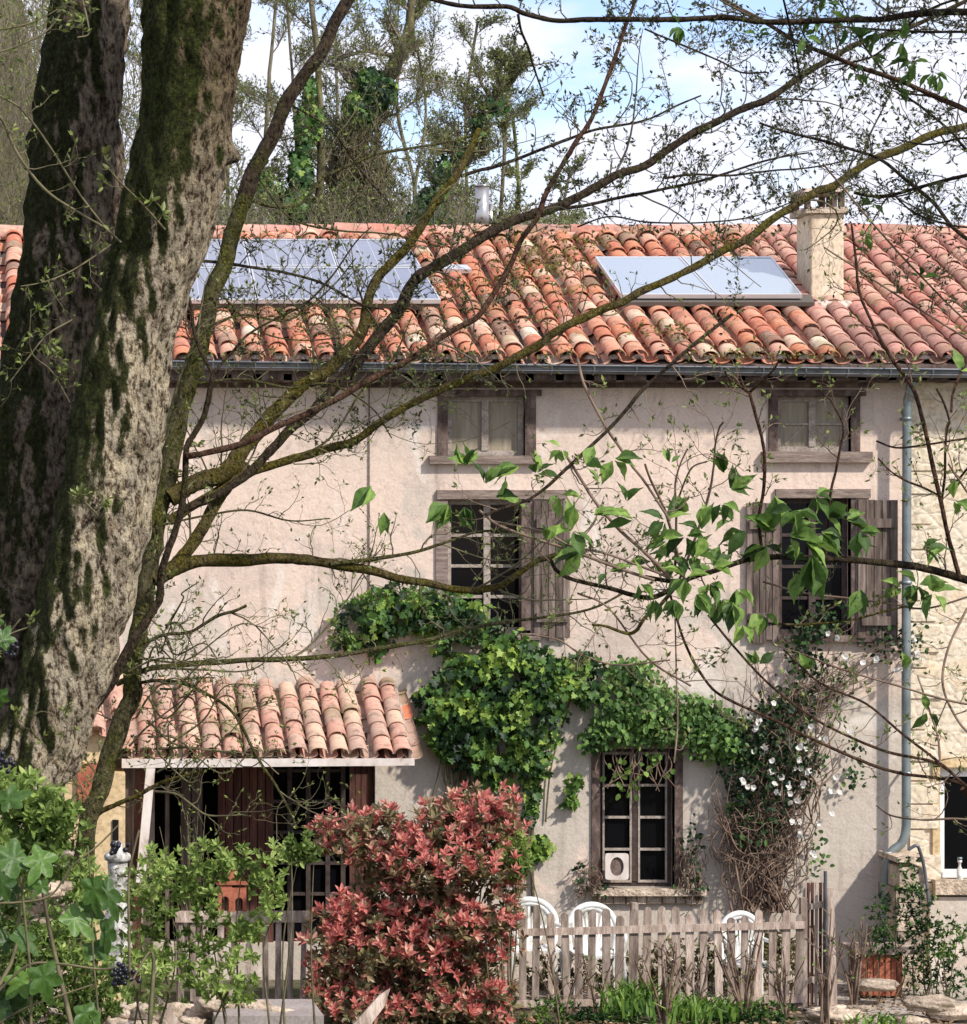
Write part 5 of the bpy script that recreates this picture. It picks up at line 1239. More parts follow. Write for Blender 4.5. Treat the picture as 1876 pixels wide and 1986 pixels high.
for sp_ in [
    ('-60,150 0,185 45,215 100,290 150,370 215,455', [5, 4], [12.8, 13.0], dict(step=60, ln=70)),
    ('-50,200 0,225 35,300 90,370 150,410 200,440 235,470', [7, 5], [12.8, 13.0], dict(step=60, ln=80)),
    ('320,445 270,390 235,355 210,325', [5, 3], [13.0, 12.8], dict(step=50, ln=40, bud=18)),
    ('215,475 180,500 130,530 80,548 40,555', [5, 2], [13.0, 12.8], dict(step=30, ln=60)),
    ('135,780 100,720 60,680 60,600', [3, 2], [13.0, 12.8], dict(step=30, ln=50, bud=16)),
    ('190,1000 160,970 138,960', [4, 3], [13.0, 12.9], dict(step=30, ln=30, bud=18)),
    ('140,620 90,650 50,700 20,740', [4, 2], [13.0, 12.9], dict(step=40, ln=70)),
    ('160,0 170,40 172,66 150,72', [4, 3], [13.0, 12.9], dict(step=40, ln=30)),
    ('90,1450 60,1410 80,1380 130,1400', [3, 2], [13.0, 12.9], dict(step=40, ln=70)),
    ('-30,1260 20,1230 60,1215', [5, 3], [12, 12], dict(step=40, ln=40)),
    ('-30,60 40,50 90,30 140,0', [5, 3], [12.7, 12.7], dict(step=30, ln=90, bud=16)),
    ('-30,110 30,90 90,60 130,10', [4, 3], [12.7, 12.7], dict(step=34, ln=90, bud=16)),
    ]:
    tree_part(old, 'shoot', M['twig'], [sp_], TW, True)

# 2. the slender mossy tree
yt = empty('mossy_tree', P(170, 1900, 15.0), 'slender mossy tree with long branches sweeping right across the facade', 'tree')
tree_part(yt, 'trunk', M['bark_green'], [('150,2300 165,1900 172,1620 205,1500 232,1400 253,1350 262,1245 283,1142 300,1040 317,945 343,829 367,745 387,690 417,567 457,433 480,383', [80, 50, 42, 40, 40, 42, 38, 34], [15, 15, 15.1])],
          dict(step=46, ln=110, lvl=2, bud=9), True, sides=14)
tree_part(yt, 'leader', M['bark_dark'], [('472,400 482,378 510,300 550,217 587,150 625,93 650,43 690,-30 720,-120', [36, 32, 30, 28, 26, 24], [15.1, 15.3])],
          dict(step=50, ln=110, lvl=2, bud=9), True, sides=12, budmat='bud_dark', label='dark upper stem leaning right against the sky')
LMB = [
  ('bark_moss', 'yellow mossy limb rising to the roof', ('330,965 360,948 395,930 433,915 473,870 520,812 567,762 625,725 672,680 705,640 715,567 759,510 792,477 822,433 850,385 890,330 930,250', [44, 40, 30, 24, 22, 14], [15, 15.4])),
  ('bark_moss', 'steep yellow limb', ('320,1110 345,1085 380,1045 417,975 445,935 480,900', [34, 30, 24], [15, 15.2])),
  ('bark_dark', 'longest dark branch curving up over the roof', ('350,992 380,978 417,962 483,919 530,870 567,829 600,802 640,762 700,690 745,640 770,605 785,580 809,540 859,507 925,467 992,427 1045,413 1069,407 1125,377 1192,343 1251,322 1317,277 1384,237 1434,213 1484,197 1537,160 1617,110 1677,80 1751,57 1851,13 1930,-30', [18, 22, 26, 30, 26, 22, 20, 18, 15, 12, 9], [15, 15.8])),
  ('bark_moss', 'lower long branch reaching past the chimney', ('330,1010 400,965 480,920 560,893 625,875 692,849 759,805 825,772 909,732 959,715 1042,669 1069,650 1142,610 1205,587 1251,563 1334,527 1391,493 1451,463 1501,423 1541,400 1584,373 1614,363 1651,337 1701,307 1751,287 1818,257 1900,235 2000,190', [24, 22, 18, 20, 20, 18, 20, 20, 16], [15, 16])),
  ('bark_moss', 'mossy branch running level above the ivy', ('300,1125 340,1100 380,1088 467,1086 567,1085 625,1092 725,1109 809,1129 875,1142 959,1139 1002,1115 1040,1090 1065,1082 1110,1060', [34, 30, 24, 20, 16, 12], [15, 15.3])),
  ('bark_green', None, ('640,1094 725,1085 809,1069 875,1049 925,1032 992,1028', [12, 8, 5], [15.1, 15.2])),
  ('bark_green', 'lowest long branch', ('225,1325 260,1308 300,1295 400,1285 500,1279 625,1275 725,1259 825,1242 909,1219 992,1205 1075,1195 1150,1180 1210,1150', [14, 13, 11, 9, 5], [15, 15.4])),
  ('bark_moss', None, ('180,1590 200,1571 240,1553 267,1544 300,1525 333,1511 363,1504 392,1496', [14, 10, 7], [15, 14.8])),
  ('bark_green', None, ('240,1330 300,1320 350,1325 393,1341 440,1370 467,1407 490,1450 513,1491 535,1525 550,1551 565,1580 577,1607', [9, 8, 7, 5], [15, 14.6])),
  ('twig', None, ('300,1536 340,1540 370,1560 400,1580 440,1582 480,1580', [7, 5, 3], [14.8, 14.6])),
  ('bark_green', None, ('270,1250 320,1230 370,1225 420,1195 455,1185 478,1175', [9, 8, 8], [14.9, 14.7])),
  ('bark_green', None, ('625,343 680,320 725,300 780,290 825,283 902,267 960,240', [8, 7, 4], [15.4, 15.6])),
  ('bark_green', None, ('480,385 530,400 580,395 625,345', [10, 8, 7], [15.2, 15.4])),
  ('bark_dark', None, ('895,342 930,330 959,323 1025,300 1102,270 1160,250 1251,233 1317,203 1360,185', [9, 8, 6, 4], [15.7, 15.8])),
  ('bark_dark', None, ('1060,410 1125,400 1192,385 1251,373 1351,353 1417,333 1501,307 1570,296', [9, 8, 6, 4], [15.7, 15.8])),
  ('bark_dark', None, ('1290,345 1340,338 1417,340 1500,330 1571,325 1650,310', [6, 5, 3], [15.7, 15.8])),
  ('bark_dark', None, ('1120,440 1180,420 1251,430 1350,432 1460,420 1540,390', [4, 4, 3], [15.7, 15.8])),
  ('bark_dark', None, ('372,505 440,510 500,520 560,530 630,552 700,590 745,600', [8, 7, 5], [15.1, 15.2])),
  ('bark_green', None, ('320,830 360,700 400,640 470,610 560,620 640,560 690,500', [7, 6, 3], [14.8, 14.9])),
  ('bark_green', None, ('310,1020 400,1000 480,990 560,1010 640,1005', [6, 5, 3], [14.8, 14.9])),
  ('bark_green', None, ('560,895 640,850 700,760 760,700 800,610', [6, 5, 3], [15, 15.1])),
  ('bark_green', None, ('380,745 470,735 560,752 640,745 720,790 760,850', [7, 6, 3], [15, 15.1])),
  ('bark_green', None, ('420,560 500,640 580,660 660,655', [5, 4, 3], [15, 15.1])),
  ('bark_green', None, ('500,345 560,420 640,445 760,455 860,480', [5, 5, 3], [15.2, 15.1])),
  ('bark_dark', None, ('560,200 640,250 700,330 760,400', [5, 4, 3], [15.2, 15.3])),
]
for i, (mt, lab, sp) in enumerate(LMB):
    tree_part(yt, 'branch', M[mt], [sp], dict(step=30, ln=95, lvl=2 if mt == 'bark_dark' else 1, bud=8.5, prob=.8), True, sides=10, label=lab, sub=(4 if i < 5 else 1, 260), budmat='bud_dark' if mt == 'bark_dark' else 'bud', tmat='twig_dark' if mt == 'bark_dark' else 'twig')

for k in range(20):
    x0, y0 = rng.uniform(240, 330), rng.uniform(1180, 1500); x1, y1 = x0 + rng.uniform(60, 260), y0 + rng.uniform(-150, 130)
    tree_part(yt, 'branch', M['twig'], [('%f,%f %f,%f %f,%f %f,%f' % (x0, y0, x0 + (x1 - x0) * .3 + rng.normal(0, 14), y0 + (y1 - y0) * .3 + rng.normal(0, 22), x0 + (x1 - x0) * .7 + rng.normal(0, 14), y0 + (y1 - y0) * .7 + rng.normal(0, 22), x1, y1), [6, 4, 3], [14.9, 14.7])], dict(step=40, ln=70, lvl=1, bud=8), True, sides=6)
# 3. dark thin sapling in front of it
sp_t = empty('dark_sapling', P(60, 1900, 14.4), 'thin dark sapling forking in front of the mossy tree', 'tree')
tree_part(sp_t, 'trunk', M['bark_dark'], [('20,1900 50,1620 90,1527 115,1500 143,1467 165,1415 187,1367 213,1331 227,1305 250,1255 277,1212 298,1180 310,1159 314,1112 333,1045 350,989 357,950 360,912 364,869 378,842 393,812 402,780 410,745 415,725', [26, 24, 22, 20, 22, 18, 15, 13, 11], [14.4, 14.2])], dict(step=90, ln=60, lvl=1), True, sides=10)
for lab, mt, s, w in [('right fork reaching over the roof to the sky', 'bark_red', '362,884 400,880 467,862 550,822 625,789 702,745 775,709 842,665 885,638 929,613 959,567 989,520 1009,467 1028,440 1045,417 1059,377 1092,320 1119,273 1149,227 1179,150 1199,100 1215,50 1232,0 1250,-60', [16, 15, 14, 13, 11, 8]),
                      ('left fork', 'bark_dark', '415,725 400,700 385,670 376,640 370,593 353,547 340,467 330,367 317,283 303,207 290,140 288,100', [9, 8, 6, 5, 4]),
                      (None, 'bark_dark', '415,725 430,705 450,685 480,650 530,620 590,590 640,540 690,470 720,440', [7, 6, 5, 3]),
                      (None, 'bark_dark', '1005,27 1012,60 1025,93 1032,120 1039,143 1055,187', [7, 6, 4])]:
    tree_part(sp_t, 'branch', M[mt], [(s, w, [14.2, 14.4])], dict(step=40, ln=80, lvl=2, bud=9, prob=.85), True, label=lab, sub=(1, 160), budmat='bud_dark', tmat='twig_dark')

# 4. big tree outside the frame on the right whose boughs hang in at the top
ot = empty('overhanging_tree', P(2120, 2100, 13.0), 'tree beyond the right edge with dark boughs across the sky', 'tree')
tree_part(ot, 'trunk', M['bark_dark'], [('2120,2600 2110,1800 2100,1200 2080,600 2060,200 2020,-150 1980,-500', [220, 180, 150, 120, 100], [13, 13])], sides=20)
for lab, mt, s, w, k in [
    ('top bough running level', 'bark_dark', '2060,60 1960,30 1851,22 1767,27 1701,38 1617,39 1517,43 1467,42 1417,34 1330,36 1251,39 1142,36 1075,40 1019,27 985,13 902,10 850,0 780,-20', [26, 18, 14, 14, 13, 12, 10], {}),
    ('descending brown bough with long leaves', 'bark_red', '2080,330 1980,270 1876,215 1784,173 1717,147 1651,123 1561,87 1517,63 1467,33 1411,3 1360,-30', [18, 14, 12, 10, 9], {}),
    (None, 'bark_dark', '2080,500 1960,480 1890,470 1851,443 1817,400 1767,357 1711,310 1651,290 1584,270 1517,253 1474,238', [12, 10, 9, 7, 6], {}),
    (None, 'bark_dark', '2070,300 1960,325 1876,340 1784,363 1734,377 1690,380 1657,373', [14, 11, 9, 7], {}),
    (None, 'bark_dark', '2070,420 1950,340 1876,290 1851,262 1818,232 1784,205 1751,180 1700,120 1667,73 1640,20 1620,-20', [9, 7, 6, 4], {}),
    (None, 'bark_dark', '2070,100 1960,60 1876,62 1800,62 1700,57 1620,50', [8, 7, 5], {}),
    (None, 'twig_brown', '1597,317 1651,383 1717,460 1784,533 1850,600 1960,700 2090,820', [5, 5, 6], dict(prob=.5)),
    (None, 'twig_brown', '1600,480 1651,513 1720,560 1800,610 1876,657 1980,720 2090,790', [4, 5, 6], dict(prob=.5)),
    (None, 'bark_dark', '2080,280 1990,300 1930,290 1876,268 1800,280 1740,270', [8, 6, 4], {}),
    (None, 'bark_dark', '1734,377 1770,410 1820,430 1880,440 1960,430', [5, 5, 5], {}),
    (None, 'bark_dark', '1251,56 1330,90 1400,120 1440,140 1490,140', [5, 5, 4], {}),
    (None, 'bark_dark', '1517,-10 1535,60 1545,110 1555,160', [6, 5, 4], {}),
    (None, 'bark_dark', '2060,-20 1900,-10 1800,20 1740,70 1690,110 1600,130', [8, 6, 4], {}),
    ]:
    kk = dict(step=38, ln=88, lvl=2, bud=8.5, prob=.75); kk.update(k)
    tree_part(ot, 'branch', M[mt], [(s, w, [13.2, 14.2])], kk, True, label=lab, sub=(2 if not k else 0, 220), budmat='bud_dark', tmat='twig_dark')
# larger leaves at the top right
def big_leaves(b, x, y, Y, n, ln, ang=None, wid=.34, tlo=.2, thi=.8, droop=.3):
    px = Y / F; c = P(x, y, Y)
    for k in range(n):
        a = rng.uniform(0, 6.28) if ang is None else R(ang) + rng.normal(0, .5)
        d = nrmv(np.array((math.cos(a), rng.normal(0, .45) - .2, math.sin(a) - droop * .5)))
        nn = nrmv(np.array((rng.normal(0, .4) + .1, -.6, .8)) + rng.normal(0, .25, 3))
        b.leaves((c + d * 4 * px)[None], d[None], nn[None], np.array([ln * px * rng.uniform(.65, 1.1)]), wid * rng.uniform(.8, 1.25), BROAD if rng.random() < .6 else BROAD2, np.clip(rng.uniform(tlo, thi), 0, 1))
b = MB()
for (x, y, n, ln) in [(1590, 30, 5, 46), (1640, 50, 6, 46), (1700, 60, 5, 50), (1750, 80, 6, 46), (1318, 50, 7, 42), (1770, 120, 6, 48), (1810, 140, 5, 46), (1690, 110, 4, 40), (1660, 140, 4, 36), (1560, 70, 3, 44), (1740, 170, 4, 40), (1820, 185, 4, 34), (1470, 70, 3, 40), (1600, 5, 5, 40), (1690, 490, 4, 44), (1785, 540, 4, 38), (1695, 395, 3, 34)]:
    big_leaves(b, x, y, 13.6, n, ln, droop=.4)
b.build('leaves', M['leaf_mid'], ot, True)

# 5. broad leaved shrub reaching in from the right
br = empty('broad_leaved_shrub', P(2010, 2300, 9.6), 'shrub with large green leaves reaching in from the right over the windows', 'shrub')
tree_part(br, 'stem', M['bark_red'], [('2020,2600 1990,2000 1960,1700 1900,1560 1874,1524', [60, 45, 30], [10, 10])], sides=10)
BR = [
  ('bark_dark', 'main dark branch with the leaf clusters', '2010,1200 1930,1140 1876,1125 1800,1105 1717,1092 1634,1085 1570,1082 1517,1079 1451,1085 1391,1105 1350,1118 1317,1129 1251,1119', [26, 20, 17, 15, 13, 10], 1),
  ('bark_dark', None, '1330,1128 1290,1150 1251,1159 1175,1139 1109,1122 1080,1105 1069,1085', [13, 11, 9], 1),
  ('bark_moss', None, '1310,1140 1280,1175 1251,1198 1235,1222 1215,1228 1175,1215 1150,1212', [10, 9, 6], 0),
  ('bark_red', None, '1480,1080 1472,1015 1481,952 1484,889 1478,850 1467,812 1460,785 1454,762', [9, 8, 8], 0),
  ('bark_red', None, '1454,762 1435,748 1415,735 1407,722', [7, 5], 0), ('bark_red', None, '1454,762 1475,742 1500,718 1511,699', [7, 5], 0),
  ('bark_red', None, '1600,1085 1606,1010 1611,955 1622,910 1631,862 1636,840 1634,819 1622,795 1611,775 1598,765', [8, 7, 6, 4], 0),
  ('bark_red', None, '1861,1122 1850,1080 1841,1045 1832,1000 1824,962 1812,910 1801,862 1788,810 1774,762 1755,730 1734,702 1722,680 1711,662 1690,620 1667,567 1660,500 1652,433', [12, 11, 10, 8, 5], 0),
  ('bark_red', None, '1828,970 1834,920 1834,860 1838,830 1841,815 1830,780 1817,755', [7, 6, 5], 0), ('bark_red', None, '1836,950 1860,930 1880,905 1920,860', [6, 6], 0),
  ('bark_red', None, '1825,962 1790,945 1764,935 1730,915 1704,890', [6, 5, 4], 0), ('bark_red', None, '1700,855 1740,868 1800,862 1876,850 1960,840', [5, 5, 5], 0),
  ('twig_brown', None, '1010,1230 1080,1240 1130,1270 1200,1290 1300,1280', [4, 4], 0),
  ('bark_red', None, '1300,1150 1330,1250 1374,1327 1421,1361 1501,1397 1584,1437 1684,1481 1751,1501 1874,1524 1960,1600', [6, 7, 8, 9], 0),
  ('bark_red', None, '1374,1192 1420,1250 1484,1320 1551,1374 1611,1411 1717,1457 1817,1481 1874,1524', [6, 6, 8], 0),
  ('bark_red', None, '1520,1260 1591,1324 1680,1365 1751,1424 1824,1481 1874,1524', [5, 6, 7], 0),
  ('bark_dark', None, '1420,610 1340,672 1251,752 1215,795 1175,839 1130,880 1092,915 1060,945 1025,969 980,985 942,999', [9, 9, 7], 0),
  ('twig_brown', None, '1119,695 1135,750 1175,829 1200,865 1225,902 1251,935 1300,1010', [7, 7, 6], 0),
  ('twig_brown', None, '1095,880 1130,935 1159,979 1205,1030 1251,1072 1300,1120', [7, 8, 9], 0),
  ('twig_brown', None, '930,990 960,1015 992,1029 1040,1045 1092,1062 1192,1099 1270,1125', [6, 7, 8], 0),
  ('twig_brown', None, '950,1010 1050,1030 1110,1060 1180,1075 1300,1120', [5, 6], 0),
  ('twig_brown', None, '1330,1128 1310,1060 1290,990 1262,930 1251,900', [8, 7, 6], 0),
  ('twig_brown', None, '1310,1100 1312,1000 1310,940 1320,900 1334,870', [7, 6, 4], 0), ('twig_brown', None, '1312,980 1330,930 1345,905 1370,895', [5, 4], 0),
  ('twig_brown', None, '1385,900 1388,860 1395,830 1402,820', [5, 5], 0), ('twig_brown', None, '1317,1129 1350,1040 1375,960 1385,900', [7, 6], 0),
  ('twig_brown', None, '1310,1200 1312,1300 1315,1400 1308,1480', [4, 4], 0),
  ('twig_brown', None, '1500,1250 1560,1270 1640,1300 1740,1330 1850,1360 1960,1380', [4, 6], 0),
  ('twig_brown', None, '1480,1128 1560,1150 1640,1160 1720,1170 1800,1180 1900,1150', [5, 5], 0),
  ('bark_moss', None, '1450,1205 1540,1212 1640,1205 1700,1190 1760,1175', [6, 5], 0),
  ('twig_brown', None, '1120,1150 1180,1180 1260,1280 1340,1330', [5, 5], 0),
  ('twig_brown', None, '1780,1310 1817,1420 1824,1481', [4, 6], 0), ('twig_brown', None, '1700,1562 1730,1582 1790,1590 1860,1588 1950,1600', [4, 6], 0),
  ('bark_red', None, '1980,560 1910,640 1876,700 1850,760 1845,800', [9, 6], 0),
  ('twig_brown', None, '1960,1000 1900,980 1860,930 1840,900', [6, 5], 0),
  ('twig_brown', None, '1876,1180 1840,1260 1830,1330 1860,1400 1900,1440', [6, 6], 0),
]
for i, (mt, lab, s, w, big) in enumerate(BR):
    tree_part(br, 'branch', M[mt], [(s, w, [10.2, 10.0] if big else [10.1, 9.9])], dict(step=55, ln=75, lvl=1, bud=11, prob=.8), True, tmat='twig_brown', label=lab, sides=8, sub=(1, 130) if i % 2 == 0 else None)
b = MB()
for (x, y, n, ln, an) in [(905, 905, 8, 52, 80), (870, 975, 8, 60, -110), (900, 980, 6, 50, -60), (960, 965, 4, 70, 10), (1010, 905, 4, 60, 170), (1040, 920, 4, 56, 60), (720, 940, 2, 66, -110), (745, 990, 2, 70, -80), (1085, 960, 4, 44, None),
    (1135, 905, 4, 62, 10), (1190, 890, 4, 66, -10), (1090, 870, 5, 34, None), (1110, 1030, 5, 72, None), (1130, 1070, 4, 72, 200), (1085, 1085, 4, 58, 40), (1060, 1050, 3, 50, 60), (1215, 975, 3, 48, 70), (1230, 1010, 3, 60, 170), (1290, 1010, 6, 62, None), (1330, 1040, 6, 60, None),
    (1360, 1030, 5, 60, None), (1300, 1080, 6, 56, None), (1330, 1120, 8, 52, None), (1350, 1150, 8, 54, -80), (1380, 1100, 6, 50, None), (1405, 920, 5, 60, 90), (1415, 950, 6, 56, 30), (1400, 975, 4, 54, -70), (1430, 1140, 6, 66, -90), (1420, 1165, 4, 60, -100), (1450, 1030, 3, 66, 190),
    (1500, 1030, 5, 76, 160), (1530, 1040, 5, 76, 10), (1560, 1050, 5, 84, -30), (1575, 1075, 4, 90, -75), (1540, 990, 6, 60, None), (1580, 960, 5, 54, None), (1600, 1000, 4, 70, 0), (1640, 1010, 3, 60, 10), (1665, 1030, 5, 56, None), (1520, 1075, 5, 50, None), (1670, 1140, 4, 66, -100), (1780, 1135, 8, 56, None),
    (1810, 1150, 6, 54, None), (1750, 1140, 4, 50, 180), (1830, 1060, 3, 60, 190), (1790, 1065, 3, 56, 0), (1850, 970, 4, 50, None), (1270, 1160, 4, 46, -90), (1480, 1190, 4, 50, -90), (1470, 1290, 4, 40, 90), (1570, 1300, 5, 44, 90), (1760, 1300, 3, 46, 90), (1800, 1380, 5, 44, None), (1320, 1000, 5, 60, 90), (1295, 1050, 5, 56, 200), (1345, 1075, 6, 58, None), (1375, 1130, 6, 58, -60), (1310, 1160, 6, 54, -100), (1400, 1160, 5, 62, -80), (1265, 1090, 4, 50, None), (1425, 1010, 4, 54, 120), (1520, 1015, 6, 62, 60), (1490, 1060, 5, 60, 200), (1590, 1030, 5, 70, -20), (1545, 1110, 5, 60, -90), (1640, 1060, 4, 60, -20), (940, 940, 5, 56, 60), (1150, 1000, 3, 60, 20), (1300, 900, 3, 34, 80), (1440, 1210, 4, 46, -90), (1180, 1110, 3, 44, None), (1240, 1130, 4, 46, None), (1860, 720, 3, 46, 60)]:
    big_leaves(b, x, y, 9.95 + rng.normal(0, .06), n, ln * .96, an, wid=.44, tlo=.0, thi=1.0, droop=.35)
b.build('leaves', M['leaf_mid'], br, True)

# 6. large ivy in the bottom left foreground
iv = empty('foreground_ivy', P(20, 2100, 7.6), 'glossy large leaved ivy with dark berries in the bottom left corner', 'climbing plant')
b = MB(); st = MB(); be = MB(); Y = 7.6; px = Y / F
for (x, y, ln, a, tw_, ti) in [(60, 1650, 130, 200, .9, .5), (95, 1640, 110, 240, .8, .7), (20, 1690, 90, -120, .8, .3), (118, 1760, 105, -40, .8, .7), (150, 1775, 90, 20, .8, .6), (190, 1695, 120, -65, .6, .35), (175, 1690, 110, -80, .6, .5), (205, 1770, 110, -85, .6, .3), (75, 1860, 110, -75, .9, .5), (60, 1880, 90, -130, .9, .8), (155, 1850, 90, 10, .7, .5),
    (160, 1940, 75, -80, 1.0, .5), (175, 1955, 60, -60, 1.0, .6), (30, 1840, 80, 150, .8, .3), (15, 1910, 90, -90, .9, .3), (5, 1220, 60, 120, .8, .4), (0, 1330, 60, -90, .9, .3), (-5, 1260, 70, 60, .9, .5), (30, 1950, 80, 200, .9, .2), (100, 1720, 60, 180, .8, .6), (-10, 1560, 90, 20, .8, .5), (10, 1770, 80, 160, .9, .25), (0, 1700, 80, -60, .9, .25), (20, 1800, 90, -40, .9, .4), (-5, 1960, 110, 40, .9, .15)]:
    d = np.array((math.cos(R(a)), rng.normal(0, .3), math.sin(R(a)))); nn = np.array((.35 + rng.normal(0, .3), -.9, .55 + rng.normal(0, .3)))
    b.leaves(P(x, y, Y + rng.normal(0, .05))[None], nrmv(d)[None], nrmv(nn)[None], np.array([ln * px * .85]), tw_ * 1.0, IVYN, ti)
b.build('leaves', M['leaf_ivy_near'], iv, True)
for s, w in [('-40,1960 20,1900 60,1870 120,1870 200,1880 260,1870', [6, 4]), ('-40,2010 40,1960 120,1930 180,1910', [5, 3]), ('-40,1752 40,1750 100,1735 140,1680 190,1640 230,1600', [5, 3]), ('60,1990 60,1900 50,1800 40,1700', [6, 5]), ('190,1960 180,1840 178,1740 170,1640', [4, 3]), ('252,1900 250,1800 250,1700 262,1640 270,1610', [6, 4]), ('-40,1300 0,1250 40,1200', [5, 3])]:
    pts, rad = path(s, w, [7.6, 7.6]); st.tube(pts, rad, 6)
st.build('stems', M['twig'], iv)
for (x, y, n, s_) in [(15, 1255, 18, 22), (10, 1480, 18, 20), (236, 1890, 34, 26), (225, 1640, 16, 14)]:
    for k in range(n):
        c = P(x + rng.normal(0, s_ * .45), y + rng.normal(0, s_ * .45), Y + rng.normal(0, .02)); r_ = 5.2 * px
        be.lathe(c, [(r_ * .3, -r_ * .95), (r_ * .8, -r_ * .6), (r_, 0), (r_ * .8, r_ * .6), (r_ * .3, r_ * .95)], 8)
be.build('berries', M['berry'], iv)

# ------------------------------------------------------------------ trees behind the house
def far_tree(x, ytop, ybase, Y, w, lab, limbs=16, lean=0.0, ivy_sp=(), span=150, name='bare_tree', dens=1.0, path_s=None, mat='twig_far', fine=1.0, buds=True, lmin=.15):
    px = Y / F; zb = terrain_z(0, Y) - 1; base = np.array((X(x, Y), Y, zb))
    t = empty(name, base, lab, 'tree', 'trees behind the farmhouse'); tb = MB(); lb = MB(); bb = MB()
    if path_s: tp_, tr = path(path_s, w, [Y, Y], wob=.1)
    else:
        yb = PY0 + (EYE - zb) / px; n = 7
        s = ' '.join('%f,%f' % (x + lean * (1 - i / n) + rng.normal(0, 13) * (i < n), ytop + (yb - ytop) * i / n) for i in range(n, -1, -1)); tp_, tr = path(s, w, [Y, Y], wob=.1)
    tb.tube(tp_, tr, 10, jit=.06)
    tip = tp_[-1]
    for k in range(limbs):
        f = lmin + (1 - lmin) * (k + rng.random()) / limbs; i = min(len(tp_) - 2, int(len(tp_) * f)); s0 = tp_[i]
        if s0[2] < 6.5: continue
        sgn = 1 if k % 2 else -1; a = rng.uniform(.25, 1.1); d = np.array((math.cos(a) * sgn, rng.normal(0, .5), math.sin(a)))
        ln = span * px * rng.uniform(.5, 1.15) * (1.15 - .5 * f); pts = [s0]; bend = rng.normal(0, .08, 3)
        for q in range(9): d = nrmv(d + bend + rng.normal(0, .13, 3) + (0, 0, .05)); pts.append(pts[-1] + d * ln / 9)
        pts = np.array(pts); r0 = max(tr[i] * .45, 1.2 * px); rad = np.linspace(r0, .8 * px, 10); lb.tube(pts, rad, 5)
        for q in range(2, 10):
            for _ in range(int(4.6 * dens + rng.random())):
                d2 = nrmv(nrmv(pts[q] - pts[q-1]) * .6 + rng.normal(0, .6, 3) + (0, 0, .35)); grow(lb, bb if buds else None, pts[q], d2, ln * rng.uniform(.18, .42), max(rad[q] * .5, .5 * px * fine), 1, px * fine, 5.5, .45, 5)
    tb.build('trunk', M['bark_far'], t); lb.build('branches', M[mat], t)
    if bb.n: bb.build('buds', M['bud'], t, False)
    if ivy_sp:
        ib = MB(); pos = blob_pts(ivy_sp[0], ivy_sp[1], Y, 5.0)
        ib.leaves(pos, nrmv(DOWN + rng.normal(0, .7, pos.shape)), nrmv(FRONT + np.array((.3, 0, .5)) + rng.normal(0, .6, pos.shape)), rng.uniform(.07, .14, len(pos)), .9, IVY, clump_tint(pos, .9, .0, .8, .2)); ib.build('ivy', M['leaf_ivy'], t, False)
    return t
far_tree(596, -60, 0, 50, [26, 24, 16, 10], 'ivy clad bare tree left behind the roof', 16, 10, ([(590, 250, 18, 50), (582, 330, 24, 50), (575, 395, 34, 40), (612, 230, 14, 40), (600, 170, 10, 30)], 1900))
far_tree(700, -80, 0, 52, [64, 58, 44, 26, 14], 'thick bare tree with an ivy mantle in the middle behind the roof', 18, 40, ([(700, 210, 36, 40), (735, 175, 36, 34), (715, 150, 26, 20), (690, 240, 22, 20)], 2800), path_s='655,700 662,450 680,350 700,250 728,180 760,130 790,70 800,-20')
far_tree(870, 170, 0, 48, [80, 66, 34, 20, 12], 'leaning mossy tree beside the steel flue', 20, 0, ([(830, 400, 34, 40), (862, 340, 20, 40), (890, 300, 14, 36), (930, 240, 16, 30), (810, 430, 60, 20), (960, 200, 26, 26)], 900), 110, path_s='800,700 812,470 840,410 872,357 900,305 915,283 935,235 945,205 980,170 1010,130', lmin=.3, dens=1.2)
far_tree(1010, 210, 0, 56, [14, 10, 6], 'small twiggy tree right of the flue', 12, 0, (), 90, lmin=.3)
far_tree(780, 0, 0, 60, [12, 9, 5], 'fine branched tree filling the sky behind the ivy mantle', 20, 20, (), 190, dens=1.4)
far_tree(900, 40, 0, 64, [11, 8, 5], 'fine branched tree with a rounded crown by the blue sky', 22, 0, (), 150, dens=1.3)
far_tree(520, -60, 0, 58, [13, 10, 6], 'thin bare tree between mossy tree and ivy clad tree', 18, 0, ([(530, 380, 30, 50), (500, 330, 20, 40)], 500), 150, dens=1.3)
far_tree(450, -60, 0, 62, [12, 9, 6], 'bare tree whose crown shows right of the old trunk', 16, 0, (), 150, dens=1.1)
far_tree(270, -80, 0, 66, [20, 16, 8], 'bare tree seen in the gap between the twin trunks', 16, 0, (), 130)
far_tree(650, 60, 0, 70, [9, 7, 5], 'distant slender tree under the ivy mantle', 18, 0, (), 150, dens=1.2)
far_tree(560, -40, 0, 54, [9, 7, 5], 'thin tree whose crown fills the sky left of the ivy mantle', 18, 0, (), 140, dens=1.2)
far_tree(830, 20, 0, 57, [9, 7, 5], 'thin tree leaning over the leaning mossy tree', 18, -20, (), 150, dens=1.3)
far_tree(980, 110, 0, 53, [13, 10, 6], 'low dense crown by the blue patch of sky', 18, 0, (), 100, dens=1.3, lmin=.35)
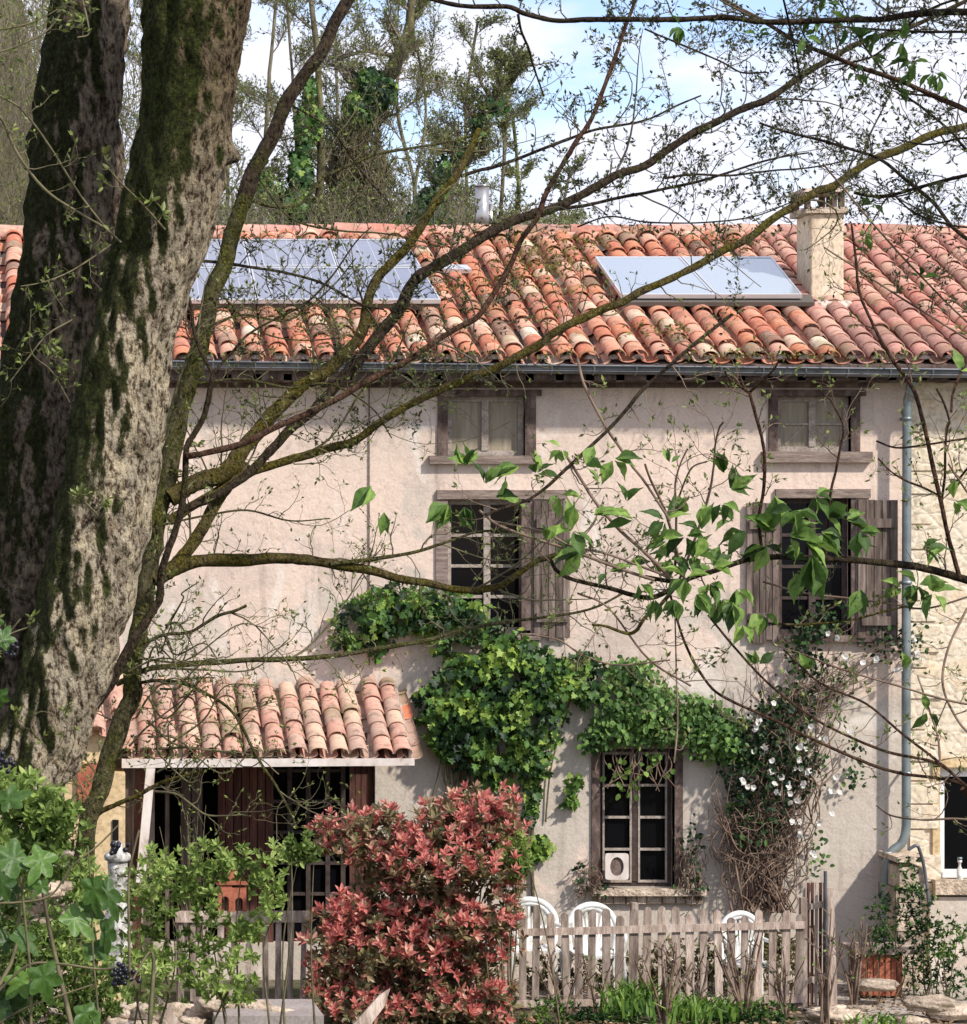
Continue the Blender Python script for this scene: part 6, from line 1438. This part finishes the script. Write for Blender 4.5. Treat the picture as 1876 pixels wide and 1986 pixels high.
far_tree(360, -60, 0, 57, [18, 14, 8], 'bare tree mostly behind the old trunk', 12, 0, (), 140)
far_tree(1100, 330, 0, 60, [12, 8, 5], 'low twiggy tree just above the ridge by the flue', 12, 0, (), 80, lmin=.4)
# brownish dead ivy / old man's beard curtain hanging on the middle tree
b = MB()
for k in range(1500):
    x = rng.normal(700, 42); y = rng.uniform(250, 440); 
    if abs(x - 700) > 34 + (y - 250) * .22: continue
    s0 = P(x, y, 51 + rng.normal(0, .5)); d = nrmv(np.array((rng.normal(0, .45), rng.normal(0, .4), rng.choice([-1, 1]) * .9))); ln = rng.uniform(.2, .7)
    b.tube([s0, s0 + d * ln * .5 + rng.normal(0, .04, 3), s0 + d * ln], [.012, .010, .006], 3)
tag(b.build('clematis_curtain', M['twig']), 'brown dry clematis curtain hanging round the middle tree', 'climbing plant')
# hedge band right above the ridge and the wood on the hill
b = MB(); bb = MB()
for k in range(1500):
    x = rng.uniform(380, 1130); Y = rng.uniform(46, 60); px = Y / F; s0 = P(x, 450 + rng.uniform(-10, 30), Y); grow(b, bb, s0, (rng.normal(0, .5), rng.normal(0, .3), 1), px * rng.uniform(30, 95) * (1 if x < 960 else .5), .8 * px, 1, px, 6, .3, 4)
tag(b.build('undergrowth', M['twig_far']), 'tangle of bare brushwood just above the ridge', 'undergrowth', kind='stuff')
tag(bb.build('brushwood_leaves', M['bud'], smooth=False), 'tiny first leaves in the brushwood above the ridge', 'foliage', kind='stuff')
b = MB(); bb = MB()
for k in range(1400):
    x = rng.uniform(-60, 120) if k % 4 else rng.uniform(100, 300); Y = rng.uniform(62, 90); px = Y / F; y = rng.uniform(0, 520)
    s0 = P(x, y + 60, Y); grow(b, bb, s0, (rng.normal(0, .22), rng.normal(0, .3), 1), px * rng.uniform(60, 180), 1.1 * px, 1, px, 7, .3, 5)
tag(b.build('hillside_wood', M['twig_far']), 'khaki brown wood on the hillside left of the old trunk', 'wood', kind='stuff')
tag(bb.build('woodland_leaves', M['bud'], smooth=False), 'first leaves of the hillside wood', 'foliage', kind='stuff')
